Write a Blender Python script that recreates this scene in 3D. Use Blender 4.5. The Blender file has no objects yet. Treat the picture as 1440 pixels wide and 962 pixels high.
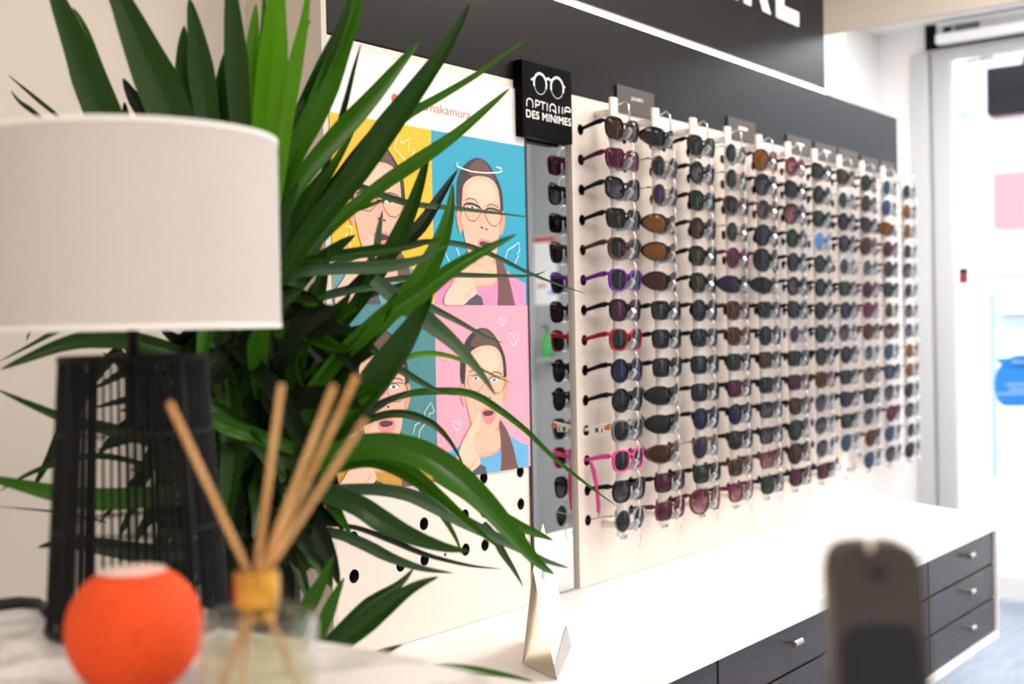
import bpy, bmesh, math, random
from mathutils import Vector, Matrix
from mathutils.geometry import tessellate_polygon
random.seed(7)
C = bpy.context.scene.collection
PI = math.pi

# ------------------------------------------------------------------ camera and pixel helpers
F = 1750.0
CAMZ = 1.26
TH = math.atan(1330 / F); ROLL = math.atan(.02); PIT = math.atan(14.4 / F)
fw0 = Vector((math.cos(TH), math.sin(TH), 0)); rt0 = Vector((math.sin(TH), -math.cos(TH), 0)); up0 = Vector((0, 0, 1))
FW = (fw0 * math.cos(PIT) - up0 * math.sin(PIT)).normalized()
UP1 = (up0 * math.cos(PIT) + fw0 * math.sin(PIT)).normalized()
RT = rt0 * math.cos(ROLL) - UP1 * math.sin(ROLL)
UP = UP1 * math.cos(ROLL) + rt0 * math.sin(ROLL)
CAM = Vector((0, 0, CAMZ))
def ray(x, y): return FW + RT * ((x - 720) / F) - UP * ((y - 481) / F)
def onY(x, y, Y): d = ray(x, y); return CAM + d * ((Y - CAM.y) / d.y)
def onX(x, y, X): d = ray(x, y); return CAM + d * ((X - CAM.x) / d.x)
def onZ(x, y, z): d = ray(x, y); return CAM + d * ((z - CAM.z) / d.z)
def atD(x, y, Z): return CAM + ray(x, y) * Z

cam = bpy.data.cameras.new('camera'); co = bpy.data.objects.new('camera', cam); C.objects.link(co)
cam.sensor_width = 36; cam.lens = F / 1440 * 36; cam.clip_start = .02; cam.clip_end = 200
M = Matrix((RT, UP, -FW)).transposed().to_4x4(); M.translation = CAM
co.matrix_world = M
cam.dof.use_dof = True; cam.dof.focus_distance = 1.98; cam.dof.aperture_fstop = 3.3; cam.dof.aperture_blades = 0
bpy.context.scene.camera = co

# ------------------------------------------------------------------ materials
MATS = {}
def lin(c):
    if isinstance(c, str):
        c = [int(c[i:i + 2], 16) / 255 for i in (0, 2, 4)]
    return tuple((v / 12.92 if v <= .04045 else ((v + .055) / 1.055) ** 2.4) for v in c) + (1,)
def mat(name, col, rough=.5, metal=0, spec=.5, bump=None, noise=None, coat=0, sheen=0):
    m = bpy.data.materials.new(name); m.use_nodes = True
    nt = m.node_tree; b = nt.nodes['Principled BSDF']
    c = lin(col)
    b.inputs['Base Color'].default_value = c
    b.inputs['Roughness'].default_value = rough; b.inputs['Metallic'].default_value = metal
    b.inputs['Specular IOR Level'].default_value = spec
    if coat: b.inputs['Coat Weight'].default_value = coat
    if sheen: b.inputs['Sheen Weight'].default_value = sheen
    if noise or bump:
        tc = nt.nodes.new('ShaderNodeTexCoord')
    if noise:   # (scale, second colour, stretch)
        mp = nt.nodes.new('ShaderNodeMapping'); mp.inputs['Scale'].default_value = noise[2] if len(noise) > 2 else (1, 1, 1)
        n = nt.nodes.new('ShaderNodeTexNoise'); n.inputs['Scale'].default_value = noise[0]; n.inputs['Detail'].default_value = 5
        r = nt.nodes.new('ShaderNodeValToRGB'); r.color_ramp.elements[0].position = .35; r.color_ramp.elements[1].position = .65
        r.color_ramp.elements[0].color = c; r.color_ramp.elements[1].color = lin(noise[1])
        nt.links.new(tc.outputs['Object'], mp.inputs[0]); nt.links.new(mp.outputs[0], n.inputs[0])
        nt.links.new(n.outputs[0], r.inputs[0]); nt.links.new(r.outputs[0], b.inputs['Base Color'])
    if bump:    # (scale, strength)
        n = nt.nodes.new('ShaderNodeTexNoise'); n.inputs['Scale'].default_value = bump[0]
        bp = nt.nodes.new('ShaderNodeBump'); bp.inputs['Strength'].default_value = bump[1]; bp.inputs['Distance'].default_value = .002
        nt.links.new(tc.outputs['Object'], n.inputs[0]); nt.links.new(n.outputs[0], bp.inputs['Height']); nt.links.new(bp.outputs[0], b.inputs['Normal'])
    MATS[name] = m
    return m
def emit(name, col, s):
    m = bpy.data.materials.new(name); m.use_nodes = True; nt = m.node_tree
    e = nt.nodes.new('ShaderNodeEmission'); e.inputs[0].default_value = lin(col); e.inputs[1].default_value = s
    nt.links.new(e.outputs[0], nt.nodes['Material Output'].inputs[0]); MATS[name] = m; return m
def glassy(name, top, bottom=None, rough=.03, span=(-.02, .015), ior=1.5, body=0, refl=1.0):
    """thin tinted sheet: see-through tint plus fresnel reflection; two tints make a graded lens"""
    m = bpy.data.materials.new(name); m.use_nodes = True; nt = m.node_tree; nt.nodes.clear()
    o = nt.nodes.new('ShaderNodeOutputMaterial'); t = nt.nodes.new('ShaderNodeBsdfTransparent'); g = nt.nodes.new('ShaderNodeBsdfGlossy')
    g.inputs['Roughness'].default_value = rough; g.inputs[0].default_value = (refl, refl, refl, 1)
    f = nt.nodes.new('ShaderNodeFresnel'); gm = nt.nodes.new('ShaderNodeNewGeometry'); fi = nt.nodes.new('ShaderNodeMapRange'); fi.inputs[3].default_value = ior; fi.inputs[4].default_value = 1 / ior
    nt.links.new(gm.outputs['Backfacing'], fi.inputs[0]); nt.links.new(fi.outputs[0], f.inputs[0]); mx = nt.nodes.new('ShaderNodeMixShader')
    t.inputs[0].default_value = lin(top)
    if bottom:
        tc = nt.nodes.new('ShaderNodeTexCoord'); s = nt.nodes.new('ShaderNodeSeparateXYZ'); mr = nt.nodes.new('ShaderNodeMapRange')
        mr.inputs[1].default_value = span[0]; mr.inputs[2].default_value = span[1]
        mc = nt.nodes.new('ShaderNodeMix'); mc.data_type = 'RGBA'; mc.inputs[6].default_value = lin(bottom); mc.inputs[7].default_value = lin(top)
        nt.links.new(tc.outputs['Object'], s.inputs[0]); nt.links.new(s.outputs[2], mr.inputs[0]); nt.links.new(mr.outputs[0], mc.inputs[0]); nt.links.new(mc.outputs[2], t.inputs[0])
    src = t
    if body:
        d = nt.nodes.new('ShaderNodeBsdfDiffuse'); d.inputs[0].default_value = lin(top); m2 = nt.nodes.new('ShaderNodeMixShader'); m2.inputs[0].default_value = body
        nt.links.new(t.outputs[0], m2.inputs[1]); nt.links.new(d.outputs[0], m2.inputs[2]); src = m2
    nt.links.new(f.outputs[0], mx.inputs[0]); nt.links.new(src.outputs[0], mx.inputs[1]); nt.links.new(g.outputs[0], mx.inputs[2]); nt.links.new(mx.outputs[0], o.inputs[0])
    MATS[name] = m; return m

mat('paint_cream', 'dcd2c6', .85, bump=(60, .1)); mat('paint_white', 'efebe6', .8); mat('ceiling_white', 'f2f0ec', .85)
mat('grey_paint', 'a3a5a3', .8)
mat('panel_white', 'e8dcd3', .55); mat('laminate_white', 'f6f3f0', .35); mat('hole_shade_and_screw', '1c1614', .9)  # dark tone puts shade into hole walls and board backs; also the screw
mat('board_dark', '100e0f', .35, spec=.14); mat('board_black', '050405', .5, spec=.04)
mat('letter_white', 'f4f2ee', .5); mat('acrylic_white', 'f3eee9', .3, spec=.6)
mat('chrome', 'd8d8dc', .12, 1); mat('brushed', 'c9bfb4', .3, 1)
mat('wood_dark', '3d333a', .42, noise=(14, '2f272d', (1, 1, 9)), bump=(90, .12))
mat('floor_wood', '8b93a2', .35, noise=(6, '737b8a', (1, 9, 1)))
mat('frame_edge', '2a1d18', .4); mat('frame_grey', 'b5b3b1', .4); mat('frame_white', 'e4e2e0', .5); mat('seal_black', '0c0b0b', .6, spec=.1); mat('window_grey', '4a535c', .5)
mat('mirror', 'e2e6e6', .01, 1)
mat('paper', 'f4f2ef', .7); mat('paper_cream', 'efe3cf', .75); mat('paper_grey', 'a9a3a6', .7); mat('ink_faint', 'c6c2cc', .7)
glassy('clear_glass', 'fcfdfd', ior=1.3); glassy('smoke_acrylic', '8b8887', ior=1.4, body=.55, rough=.15)
glassy('clear_acrylic', 'dfe2e6', ior=1.5, rough=.08, body=.3)
emit('led_strip', 'fff6ea', 6); emit('fill_glow', 'fff4e8', 15); emit('fill_glow_bright', 'f6f8ff', 19)  # the two panel glows are added fill, stronger towards the door
# marble, fabric, knit
def marble():
    m = mat('marble', 'e8e4e0', .3); nt = m.node_tree; b = nt.nodes['Principled BSDF']
    tc = nt.nodes.new('ShaderNodeTexCoord'); n = nt.nodes.new('ShaderNodeTexNoise'); n.inputs['Scale'].default_value = 4; n.inputs['Detail'].default_value = 8; n.inputs['Distortion'].default_value = 1.6
    r = nt.nodes.new('ShaderNodeValToRGB'); e = r.color_ramp.elements; e[0].position = .44; e[0].color = lin('ece8e4'); e[1].position = .56; e[1].color = lin('ece8e4')
    k = e.new(.5); k.color = lin('b9b5b3')
    nt.links.new(tc.outputs['Object'], n.inputs[0]); nt.links.new(n.outputs[0], r.inputs[0]); nt.links.new(r.outputs[0], b.inputs['Base Color'])
marble()
def weave(name, c, c2, scale, rough=.8, strength=.4):
    m = mat(name, c, rough); nt = m.node_tree; b = nt.nodes['Principled BSDF']
    tc = nt.nodes.new('ShaderNodeTexCoord'); v = nt.nodes.new('ShaderNodeTexVoronoi'); v.inputs['Scale'].default_value = scale
    r = nt.nodes.new('ShaderNodeValToRGB'); e = r.color_ramp.elements; e[0].position = .1; e[0].color = lin(c); e[1].position = .75; e[1].color = lin(c2)
    bp = nt.nodes.new('ShaderNodeBump'); bp.inputs['Strength'].default_value = strength; bp.inputs['Distance'].default_value = .001; bp.invert = True
    nt.links.new(tc.outputs['Object'], v.inputs[0]); nt.links.new(v.outputs[0], r.inputs[0]); nt.links.new(r.outputs[0], b.inputs['Base Color'])
    nt.links.new(v.outputs[0], bp.inputs['Height']); nt.links.new(bp.outputs[0], b.inputs['Normal'])
weave('knit_orange', 'ff5a0c', 'd23c00', 420); weave('linen', 'cdc6c2', 'c5beb9', 700, .9, .15)
mat('speaker_top', 'f6d2c6', .25); mat('black_metal', '090909', .5, spec=.2); mat('black_rubber', '0d0d0e', .6)
mat('gold', 'e0a448', .2, 1); mat('reed', 'e2b27a', .7, bump=(200, .2), noise=(60, 'd09a5c', (1, 1, .1)))
glassy('bottle_glass', 'f5f7f5', ior=1.55); glassy('scent_liquid', 'fdf6e6', ior=1.2, body=.18)
mat('handset_grey', '3c3734', .35, spec=.4); mat('handset_screen', '14161c', .12, spec=.5); mat('handset_edge', '191718', .3)
# leaves
def leafmat(name, c, c2, rough=.3, tr=.25):
    m = bpy.data.materials.new(name); m.use_nodes = True; nt = m.node_tree; b = nt.nodes['Principled BSDF']; out = nt.nodes['Material Output']
    b.inputs['Roughness'].default_value = rough; b.inputs['Specular IOR Level'].default_value = .3
    uv = nt.nodes.new('ShaderNodeUVMap'); w = nt.nodes.new('ShaderNodeTexWave'); w.wave_type = 'BANDS'; w.bands_direction = 'X'; w.inputs['Scale'].default_value = 5; w.inputs['Distortion'].default_value = 1.2; w.inputs['Detail'].default_value = 2
    mc = nt.nodes.new('ShaderNodeMix'); mc.data_type = 'RGBA'; mc.inputs[6].default_value = lin(c); mc.inputs[7].default_value = lin(c2)
    nt.links.new(uv.outputs[0], w.inputs[0]); nt.links.new(w.outputs[1], mc.inputs[0]); nt.links.new(mc.outputs[2], b.inputs['Base Color'])
    t = nt.nodes.new('ShaderNodeBsdfTranslucent'); mx = nt.nodes.new('ShaderNodeMixShader'); mx.inputs[0].default_value = tr
    nt.links.new(mc.outputs[2], t.inputs[0]); nt.links.new(b.outputs[0], mx.inputs[1]); nt.links.new(t.outputs[0], mx.inputs[2]); nt.links.new(mx.outputs[0], out.inputs[0])
    MATS[name] = m
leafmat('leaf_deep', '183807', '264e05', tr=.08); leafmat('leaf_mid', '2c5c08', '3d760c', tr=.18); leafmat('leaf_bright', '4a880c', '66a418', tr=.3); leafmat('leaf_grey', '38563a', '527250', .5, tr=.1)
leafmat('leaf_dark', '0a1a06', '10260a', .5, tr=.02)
mat('bark', '2c2219', .9, bump=(40, .8)); mat('pot_grey', '3d3b3a', .6); mat('soil', '241a12', .95)

# ------------------------------------------------------------------ mesh builder
class MB:
    def __init__(s): s.v = []; s.f = []; s.m = []; s.uv = {}
    def add(s, vs, fs, m):
        o = len(s.v); s.v += [tuple(p) for p in vs]
        for f in fs: s.f.append(tuple(i + o for i in f)); s.m.append(m)
        return o
    def box(s, a, b, m):
        x0, x1 = sorted((a[0], b[0])); y0, y1 = sorted((a[1], b[1])); z0, z1 = sorted((a[2], b[2]))
        vs = [(x, y, z) for x in (x0, x1) for y in (y0, y1) for z in (z0, z1)]
        s.add(vs, [(0, 1, 3, 2), (4, 6, 7, 5), (0, 4, 5, 1), (2, 3, 7, 6), (0, 2, 6, 4), (1, 5, 7, 3)], m); return s
    def tube(s, pts, r, m, n=8, flat=None, cap=True, ref=None):
        pts = [Vector(p) for p in pts]; N = len(pts)
        rs = r if isinstance(r, (list, tuple)) else [r] * N
        up = Vector(ref) if ref else Vector((0, 0, 1)); vs = []
        t0 = (pts[1] - pts[0]).normalized()
        if abs(t0.dot(up)) > .95: up = Vector((1, 0, 0)) if not ref else Vector((0, 1, 0))
        a = t0.cross(up).normalized()
        for i in range(N):
            t = (pts[min(i + 1, N - 1)] - pts[max(i - 1, 0)]).normalized()
            a = (a - t * a.dot(t)).normalized(); b = t.cross(a)
            for k in range(n):
                an = 2 * PI * k / n
                vs.append(pts[i] + a * math.cos(an) * rs[i] + b * math.sin(an) * rs[i] * (flat or 1))
        fs = [(i * n + k, i * n + (k + 1) % n, (i + 1) * n + (k + 1) % n, (i + 1) * n + k) for i in range(N - 1) for k in range(n)]
        if cap: fs += [tuple(range(n - 1, -1, -1)), tuple((N - 1) * n + k for k in range(n))]
        s.add(vs, fs, m); return s
    def lathe(s, prof, m, n=48, c=(0, 0, 0), close=False):
        c = Vector(c); vs = []; N = len(prof)
        for r, z in prof:
            for k in range(n): vs.append(c + Vector((r * math.cos(2 * PI * k / n), r * math.sin(2 * PI * k / n), z)))
        fs = [(i * n + k, i * n + (k + 1) % n, (i + 1) * n + (k + 1) % n, (i + 1) * n + k) for i in range(N - 1) for k in range(n)]
        if prof[0][0] > 1e-6 and close: fs.append(tuple(range(n - 1, -1, -1)))
        if prof[-1][0] > 1e-6 and close: fs.append(tuple((N - 1) * n + k for k in range(n)))
        s.add(vs, fs, m); return s
    def prism(s, poly, ext, m):
        """closed polygon (3D points) extruded by vector ext"""
        p = [Vector(q) for q in poly]; e = Vector(ext); n = len(p)
        tri = tessellate_polygon([p]); vs = p + [q + e for q in p]
        fs = [tuple(t) for t in tri] + [tuple(i + n for i in reversed(t)) for t in tri] + [(i, (i + 1) % n, (i + 1) % n + n, i + n) for i in range(n)]
        s.add(vs, fs, m); return s
    def flat(s, poly, m):
        p = [Vector(q) for q in poly]; s.add(p, [tuple(t) for t in tessellate_polygon([p])], m); return s
    def stroke(s, pts, w, m, nrm=(0, -1, 0)):
        p = [Vector(q) for q in pts]; nr = Vector(nrm); vs = []
        for i in range(len(p)):
            t = (p[min(i + 1, len(p) - 1)] - p[max(i - 1, 0)]).normalized(); a = t.cross(nr).normalized() * w / 2
            vs += [p[i] + a, p[i] - a]
        s.add(vs, [(2 * i, 2 * i + 1, 2 * i + 3, 2 * i + 2) for i in range(len(p) - 1)], m); return s
    def mesh(s, name, smooth=False):
        me = bpy.data.meshes.new(name); me.from_pydata(s.v, [], s.f)
        names = []
        for n in s.m:
            if n not in names: names.append(n)
        for n in names: me.materials.append(MATS[n])
        idx = {n: i for i, n in enumerate(names)}
        for p, n in zip(me.polygons, s.m): p.material_index = idx[n]; p.use_smooth = smooth
        bm = bmesh.new(); bm.from_mesh(me); bmesh.ops.recalc_face_normals(bm, faces=bm.faces); bm.to_mesh(me); bm.free()
        me.update(); return me
    def build(s, name, parent=None, smooth=False, bevel=0, seg=2, origin=None):
        if origin is not None: s.v = [tuple(Vector(q) - Vector(origin)) for q in s.v]
        me = s.mesh(name, smooth)
        o = bpy.data.objects.new(name, me); C.objects.link(o)
        if origin is not None: o.location = origin
        if parent is not None: o.parent = parent
        if bevel:
            b = o.modifiers.new('bevel', 'BEVEL'); b.width = bevel; b.segments = seg; b.limit_method = 'ANGLE'; b.angle_limit = .7
        if smooth:
            e = o.modifiers.new('es', 'EDGE_SPLIT'); e.split_angle = .7
        return o
def rel(o, parent):   # keep world position under a parent empty that has a location
    o.parent = parent; o.matrix_parent_inverse = Matrix.Translation(-parent.location); return o
def tag(o, label=None, cat=None, group=None, kind=None):
    if label: o['label'] = label
    if cat: o['category'] = cat
    if group: o['group'] = group
    if kind: o['kind'] = kind
    return o
def empty(name, loc=(0, 0, 0), label=None, cat=None, group=None):
    o = bpy.data.objects.new(name, None); o.location = loc; o.empty_display_size = .05; C.objects.link(o); tag(o, label, cat, group); return o
def part(mb, name, root, **k):
    return rel(mb.build(name, **k), root)
def struct(mb, name, **k): return tag(mb.build(name, **k), kind='structure')

def text_mesh(s, bold=0, spacing=1):
    cu = bpy.data.curves.new('t', 'FONT'); cu.body = s; cu.size = 1; cu.offset = bold; cu.space_character = spacing; cu.resolution_u = 4
    o = bpy.data.objects.new('t', cu); C.objects.link(o)
    me = bpy.data.meshes.new_from_object(o.evaluated_get(bpy.context.evaluated_depsgraph_get()))
    vs = [v.co.copy() for v in me.vertices]; fs = [tuple(p.vertices) for p in me.polygons]
    bpy.data.objects.remove(o); bpy.data.curves.remove(cu); bpy.data.meshes.remove(me)
    return vs, fs
def text_on(mb, s, x0, x1, z0, z1, Y, m, bold=0, spacing=1, thick=0, full=False):
    """letters laid on a plane of constant Y; z0..z1 is cap height"""
    vs, fs = text_mesh(s, bold, spacing)
    ax, bx = min(v.x for v in vs), max(v.x for v in vs); az, bz = (min(v.y for v in vs), max(v.y for v in vs))
    P = [Vector((x0 + (v.x - ax) / (bx - ax) * (x1 - x0), Y, z0 + (v.y - az) / (bz - az) * (z1 - z0))) for v in vs]
    mb.add(P, fs, m)
    if thick: mb.add([p + Vector((0, thick, 0)) for p in P], fs, m)

# ------------------------------------------------------------------ setting
PY = 1.444          # face of the display panels
WY = 1.62           # wall behind them
ZC = 2.62
XE = 5.75           # street front
X0 = -2.2; YR = -2.6
DX0 = onY(457, 25, PY).x; DX1 = onY(1261, 200, PY).x
CZ = onY(868, 812, PY).z                    # worktop height
pc = 1.98
struct(MB().box((X0 - .1, YR - .1, -.06), (XE + .1, 2.3, 0), 'floor_wood'), 'floor')
struct(MB().box((X0 - .1, YR - .1, ZC), (XE + .1, 2.3, ZC + .08), 'ceiling_white'), 'ceiling')
struct(MB().box((X0, WY, 0), (DX1 + .02, 2.3, ZC), 'paint_cream'), 'wall_left')
struct(MB().box((DX1 + .02, 2.16, 0), (XE, 2.3, ZC), 'paint_white'), 'wall_recess')
struct(MB().box((X0 - .1, YR, 0), (X0, 2.3, ZC), 'paint_white'), 'wall_back')
struct(MB().box((X0, YR - .1, 0), (XE + .1, YR, ZC), 'paint_white'), 'wall_right')
DY1 = onX(1312, 300, XE).y; DYG = onX(1341, 300, XE).y
w = MB()
w.box((XE, DY1 + .03, 0), (XE + .14, 2.3, ZC), 'paint_white')
w.box((XE, YR, 2.5), (XE + .14, DY1 + .03, ZC), 'paint_white')
PIER = -1.30
w.box((XE, PIER, 0), (XE + .14, -.72, 2.5), 'grey_paint')
w.box((XE, YR, 0), (XE + .14, -2.4, 2.5), 'paint_white')
struct(w, 'wall_front')
# bulkhead over the entrance end
bk = onY(1191, 42, WY - .1)
struct(MB().box((bk.x, -2.59, bk.z), (bk.x + .03, WY, ZC), 'paint_cream'), 'trim_1')
# door: frame, leaf stile, glass, closer
zt = onX(1341, 84, XE).z
df = MB()
df.box((XE - .05, DY1, 0), (XE + .08, DY1 + .075, 2.5), 'frame_grey'); df.box((XE - .05, .86, 0), (XE + .08, .92, 2.5), 'frame_grey')
df.box((XE - .048, .9205, zt + .125), (XE + .078, DY1 - .0005, 2.498), 'frame_grey')
door = struct(df, 'door_1', bevel=.006)
dl = MB()
dl.box((XE - .015, DYG, .02), (XE + .03, DY1 - .006, zt + .12), 'frame_grey'); dl.box((XE - .015, .93, .02), (XE + .03, 1.02, zt + .12), 'frame_grey')
dl.box((XE - .014, 1.0205, zt), (XE + .029, DYG - .0005, zt + .12), 'frame_grey'); dl.box((XE - .014, 1.0205, .02), (XE + .029, DYG - .0005, .13), 'frame_white')
dl.build('door_leaf', door, bevel=.004)
MB().box((XE + .005, 1.0205, .1305), (XE + .011, DYG - .0005, zt - .0005), 'clear_glass').build('pane', door)
cl = MB(); c0 = onX(1340, 59, XE - .1).z; c1 = onX(1340, 29, XE - .1).z; ey = onX(1317, 50, XE - .1).y
cl.box((XE - .12, .95, c0), (XE - .062, ey, c0 + (c1 - c0) * .42), 'frame_white'); cl.box((XE - .10, .95, c0 + (c1 - c0) * .42), (XE - .062, ey, c1), 'frame_grey'); cl.box((XE - .104, .95, c0 + (c1 - c0) * .86), (XE - .1, ey, c1), 'frame_white')
cl.box((XE - .104, ey - .19, c0 + (c1 - c0) * .45), (XE - .1, ey - .08, c1 - .02), 'window_grey'); cl.box((XE - .104, ey - .07, c0 + (c1 - c0) * .5), (XE - .1, ey - .03, c0 + (c1 - c0) * .75), 'seal_black')
MB().box((XE - .06, .92, onX(1340, 70, XE).z), (XE - .052, onX(1307, 50, XE).y, onX(1340, 24, XE).z), 'seal_black').build('closer_gap_shade', door)  # dark plate stands in for the shaded gap around the closer
cl.build('door_closer', door, bevel=.006)
MB().tube([onX(1375, 84, XE - .06), onX(1400, 82, XE - .07), onX(1445, 75, XE - .09)], .014, 'frame_white').tube([onX(1360, 88, XE - .04), onX(1395, 80, XE - .09)], .01, 'brushed').build('closer_arm', door)
# shop windows
for i, (a, b) in enumerate(((-.72, .86), (-2.4, PIER))):
    f = MB()
    for y in (a, b - .05): f.box((XE - .02, y, .0), (XE + .08, y + .05, 2.5), 'frame_grey')
    for z in (0, 2.44): f.box((XE - .018, a + .0505, z), (XE + .078, b - .0505, z + .059), 'frame_grey')
    o = struct(f, 'window_%d' % (i + 1), bevel=.004)
    MB().box((XE + .02, a + .051, .0595), (XE + .027, b - .051, 2.4395), 'clear_glass').build('pane', o)
# glowing ceiling panels out of view, added and placed to brighten the room
for i, (x, y) in enumerate(((2.35, .3), (3.25, .35), (4.6, 1.3), (4.6, .2), (2.3, -1.3), (3.6, -1.3), (1.1, -.9), (.2, -1.5), (-.8, .1), (5.3, .75))):
    r = empty('ceiling_fill_panel', (x, y, ZC), 'square glowing ceiling panel out of view, added as fill light', 'lamp', 'added ceiling fill panels')
    part(MB().box((x - .32, y - .32, ZC - .02), (x + .32, y + .32, ZC), 'frame_white'), 'frame', r)
    part(MB().box((x - .3, y - .3, ZC - .024), (x + .3, y + .3, ZC - .0205), 'fill_glow_bright' if x > 4 else 'fill_glow'), 'diffuser', r)

# ------------------------------------------------------------------ outside
struct(MB().box((XE + .14, -14, -.12), (40, 18, -.02), mat('paving', 'd9d6d2', .8) and 'paving'), 'ground')
mat('facade_pale', 'cfd0d4', .8); mat('facade_pink', 'a87e84', .8); mat('window_dim', '94a0ae', .5); mat('blue', '1478d8', .5); mat('pale_blue', '7aa4d6', .5); mat('awning_dark', '15171c', .8, spec=.1); mat('red_dark', '7a1826', .5)
FX = 16
b = empty('building', (FX, 2, 0), 'pale building across the street with pink facade panels, seen through the door', 'building')
part(MB().box((FX, -10, -.02), (FX + 3, 14, 8), 'facade_pale'), 'wall', b)
for (xa, ya, xb, yb, m, nm) in ((1400, 245, 1470, 318, 'facade_pink', 'facade_panel'), (1395, 150, 1470, 160, 'facade_pink', 'facade_panel'), (1345, 157, 1362, 165, 'window_dim', 'window'), (1378, 420, 1460, 440, 'facade_pale', 'shop_lintel'), (1410, 448, 1470, 458, 'window_dim', 'shop_lintel')):
    p0, p1 = onX(xa, ya, FX), onX(xb, yb, FX)
    part(MB().box((FX - .12, p0.y, p0.z), (FX, p1.y, p1.z), m), nm, b)
SX = 7.6
p0, p1 = onX(1386, 96, SX), onX(1475, 152, SX)
t = empty('hanging_sign', (SX, p0.y, p1.z), 'dark hanging sign box outside above the entrance', 'sign')
part(MB().box((SX, p0.y, p0.z), (SX + .12, p1.y - .3, p1.z), 'awning_dark'), 'sign_box', t, bevel=.01)
part(MB().box((SX + .03, p0.y - .2, p0.z), (SX + .07, p0.y - .24, 3.4), 'awning_dark').box((SX + .03, p1.y, p0.z), (SX + .07, p1.y + .04, 3.4), 'awning_dark'), 'bracket', t)
SX = 10.5
p0, p1 = onX(1372, 388, SX), onX(1480, 414, SX)
t = empty('shop_banner', (SX, p0.y, 0), 'pale blue and white banner on posts across the street', 'sign')
part(MB().box((SX, p0.y, p0.z), (SX + .06, p1.y, p1.z), 'pale_blue'), 'board', t)
q0, q1 = onX(1377, 394, SX - .02), onX(1478, 411, SX - .02)
part(MB().box((SX - .012, q0.y, q0.z), (SX, q1.y, q1.z), 'paper'), 'panel', t)
pp = onX(1393, 415, SX)
part(MB().tube([(SX + .03, pp.y, -.02), (SX + .03, pp.y, pp.z + .1)], .035, 'window_dim').tube([(SX + .03, p1.y + .1, -.02), (SX + .03, p1.y + .1, pp.z + .1)], .035, 'window_dim'), 'post', t)
pp = onZ(1370, 540, 0.0) if False else onX(1352, 542, 12)
t = tag(MB().box((12, pp.y, -.02), (12.4, pp.y - 1.0, pp.z + .0), 'facade_pale').build('planter_box', bevel=.03), 'low grey planter box on the pavement beyond the door', 'planter')
# stickers on the door glass
def disc(x, y, rx, ry, X, m, mb, cut=None, n=28, th=-.0012):
    pts = []
    for k in range(n):
        yy = y + ry * math.sin(2 * PI * k / n)
        if cut == 'low' and yy > y + ry * .72: yy = y + ry * .72
        if cut == 'top' and yy < y: yy = y
        pts.append(onX(x + rx * math.cos(2 * PI * k / n), yy, X))
    mb.prism(pts, (th, 0, 0), m)
sx = XE + .0045
mb = MB(); disc(1436, 541, 38, 42, sx, 'blue', mb, 'low')
for yy, a, bb in ((539, 1414, 1460), (546, 1418, 1456), (552, 1402, 1460)): mb.prism([onX(a, yy, sx - .0014), onX(bb, yy - 1, sx - .0014), onX(bb, yy + 3, sx - .0014), onX(a, yy + 3.5, sx - .0014)], (-.0006, 0, 0), 'pale_blue')
tag(mb.build('door_sticker'), 'round blue sticker with pale lines on the glass door', 'sticker')
mb = MB(); disc(1436, 504, 34, 14, sx, 'blue', mb, 'top')
mb.prism([onX(1422, 507, sx - .0014), onX(1456, 506, sx - .0014), onX(1456, 510, sx - .0014), onX(1424, 511, sx - .0014)], (-.0006, 0, 0), 'pale_blue')
tag(mb.build('door_sticker'), 'half-moon blue sticker on the glass door above the round one', 'sticker')
mb = MB(); mb.prism([onX(1349, 378, sx), onX(1361, 377, sx), onX(1361, 398, sx), onX(1349, 399, sx)], (-.0015, 0, 0), 'red_dark')
mb.prism([onX(1349, 378, sx - .0016), onX(1361, 377, sx - .0016), onX(1361, 383, sx - .0016), onX(1349, 384, sx - .0016)], (-.0006, 0, 0), 'seal_black')
tag(mb.build('opening_button'), 'small dark red and black label on the door glass beside its stile', 'sticker')

# ------------------------------------------------------------------ opposite pier: notice and green bottle dispenser (seen in the mirror)
MY = PY + .008
def mirrored(x, y):     # where the mirror ray lands on the street-front wall
    d = ray(x, y); p = CAM + d * ((MY - CAM.y) / d.y); d = Vector((d.x, -d.y, d.z)); return p + d * ((XE - p.x) / d.x)
a, c = mirrored(751, 333), mirrored(784, 428)
print('PIER', mirrored(750, 500).y, mirrored(757, 500).y)
n = empty('wall_notice', (XE, a.y, c.z), 'white notice sheet with a red header on the grey pier, seen in the mirror', 'notice')
part(MB().box((XE - .004, a.y, a.z), (XE - .0005, c.y, c.z), 'paper'), 'sheet', n)
mat('red', 'c23a3a', .6); mat('green_plastic', '3f9a4a', .4); mat('ink', '55555c', .7)
part(MB().box((XE - .006, a.y, a.z - .035), (XE - .0042, c.y, a.z - .005), 'red').box((XE - .006, c.y - .04, a.z - .07), (XE - .0042, c.y, a.z - .04), 'ink').box((XE - .006, c.y - .06, c.z + .06), (XE - .0042, c.y, c.z + .075), 'blue').box((XE - .006, a.y + .02, c.z + .1), (XE - .0042, a.y + .08, c.z + .115), 'red'), 'printing', n)
a = mirrored(776, 478)
n = empty('soap_dispenser', (XE - .04, a.y, a.z - .1), 'green hand gel bottle in a wall holder on the grey pier', 'dispenser')
part(MB().lathe([(0, 0), (.035, 0), (.036, .01), (.036, .1), (.02, .125), (.012, .13), (.012, .15), (0, .15)], 'green_plastic', 20, (XE - .045, a.y, a.z - .1)), 'bottle', n, smooth=True)
part(MB().box((XE - .09, a.y - .045, a.z - .115), (XE - .0005, a.y + .045, a.z - .1005), 'frame_grey').tube([(XE - .045, a.y, a.z + .05), (XE - .045, a.y, a.z + .08), (XE - .09, a.y, a.z + .075)], .006, 'seal_black'), 'holder', n)

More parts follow.
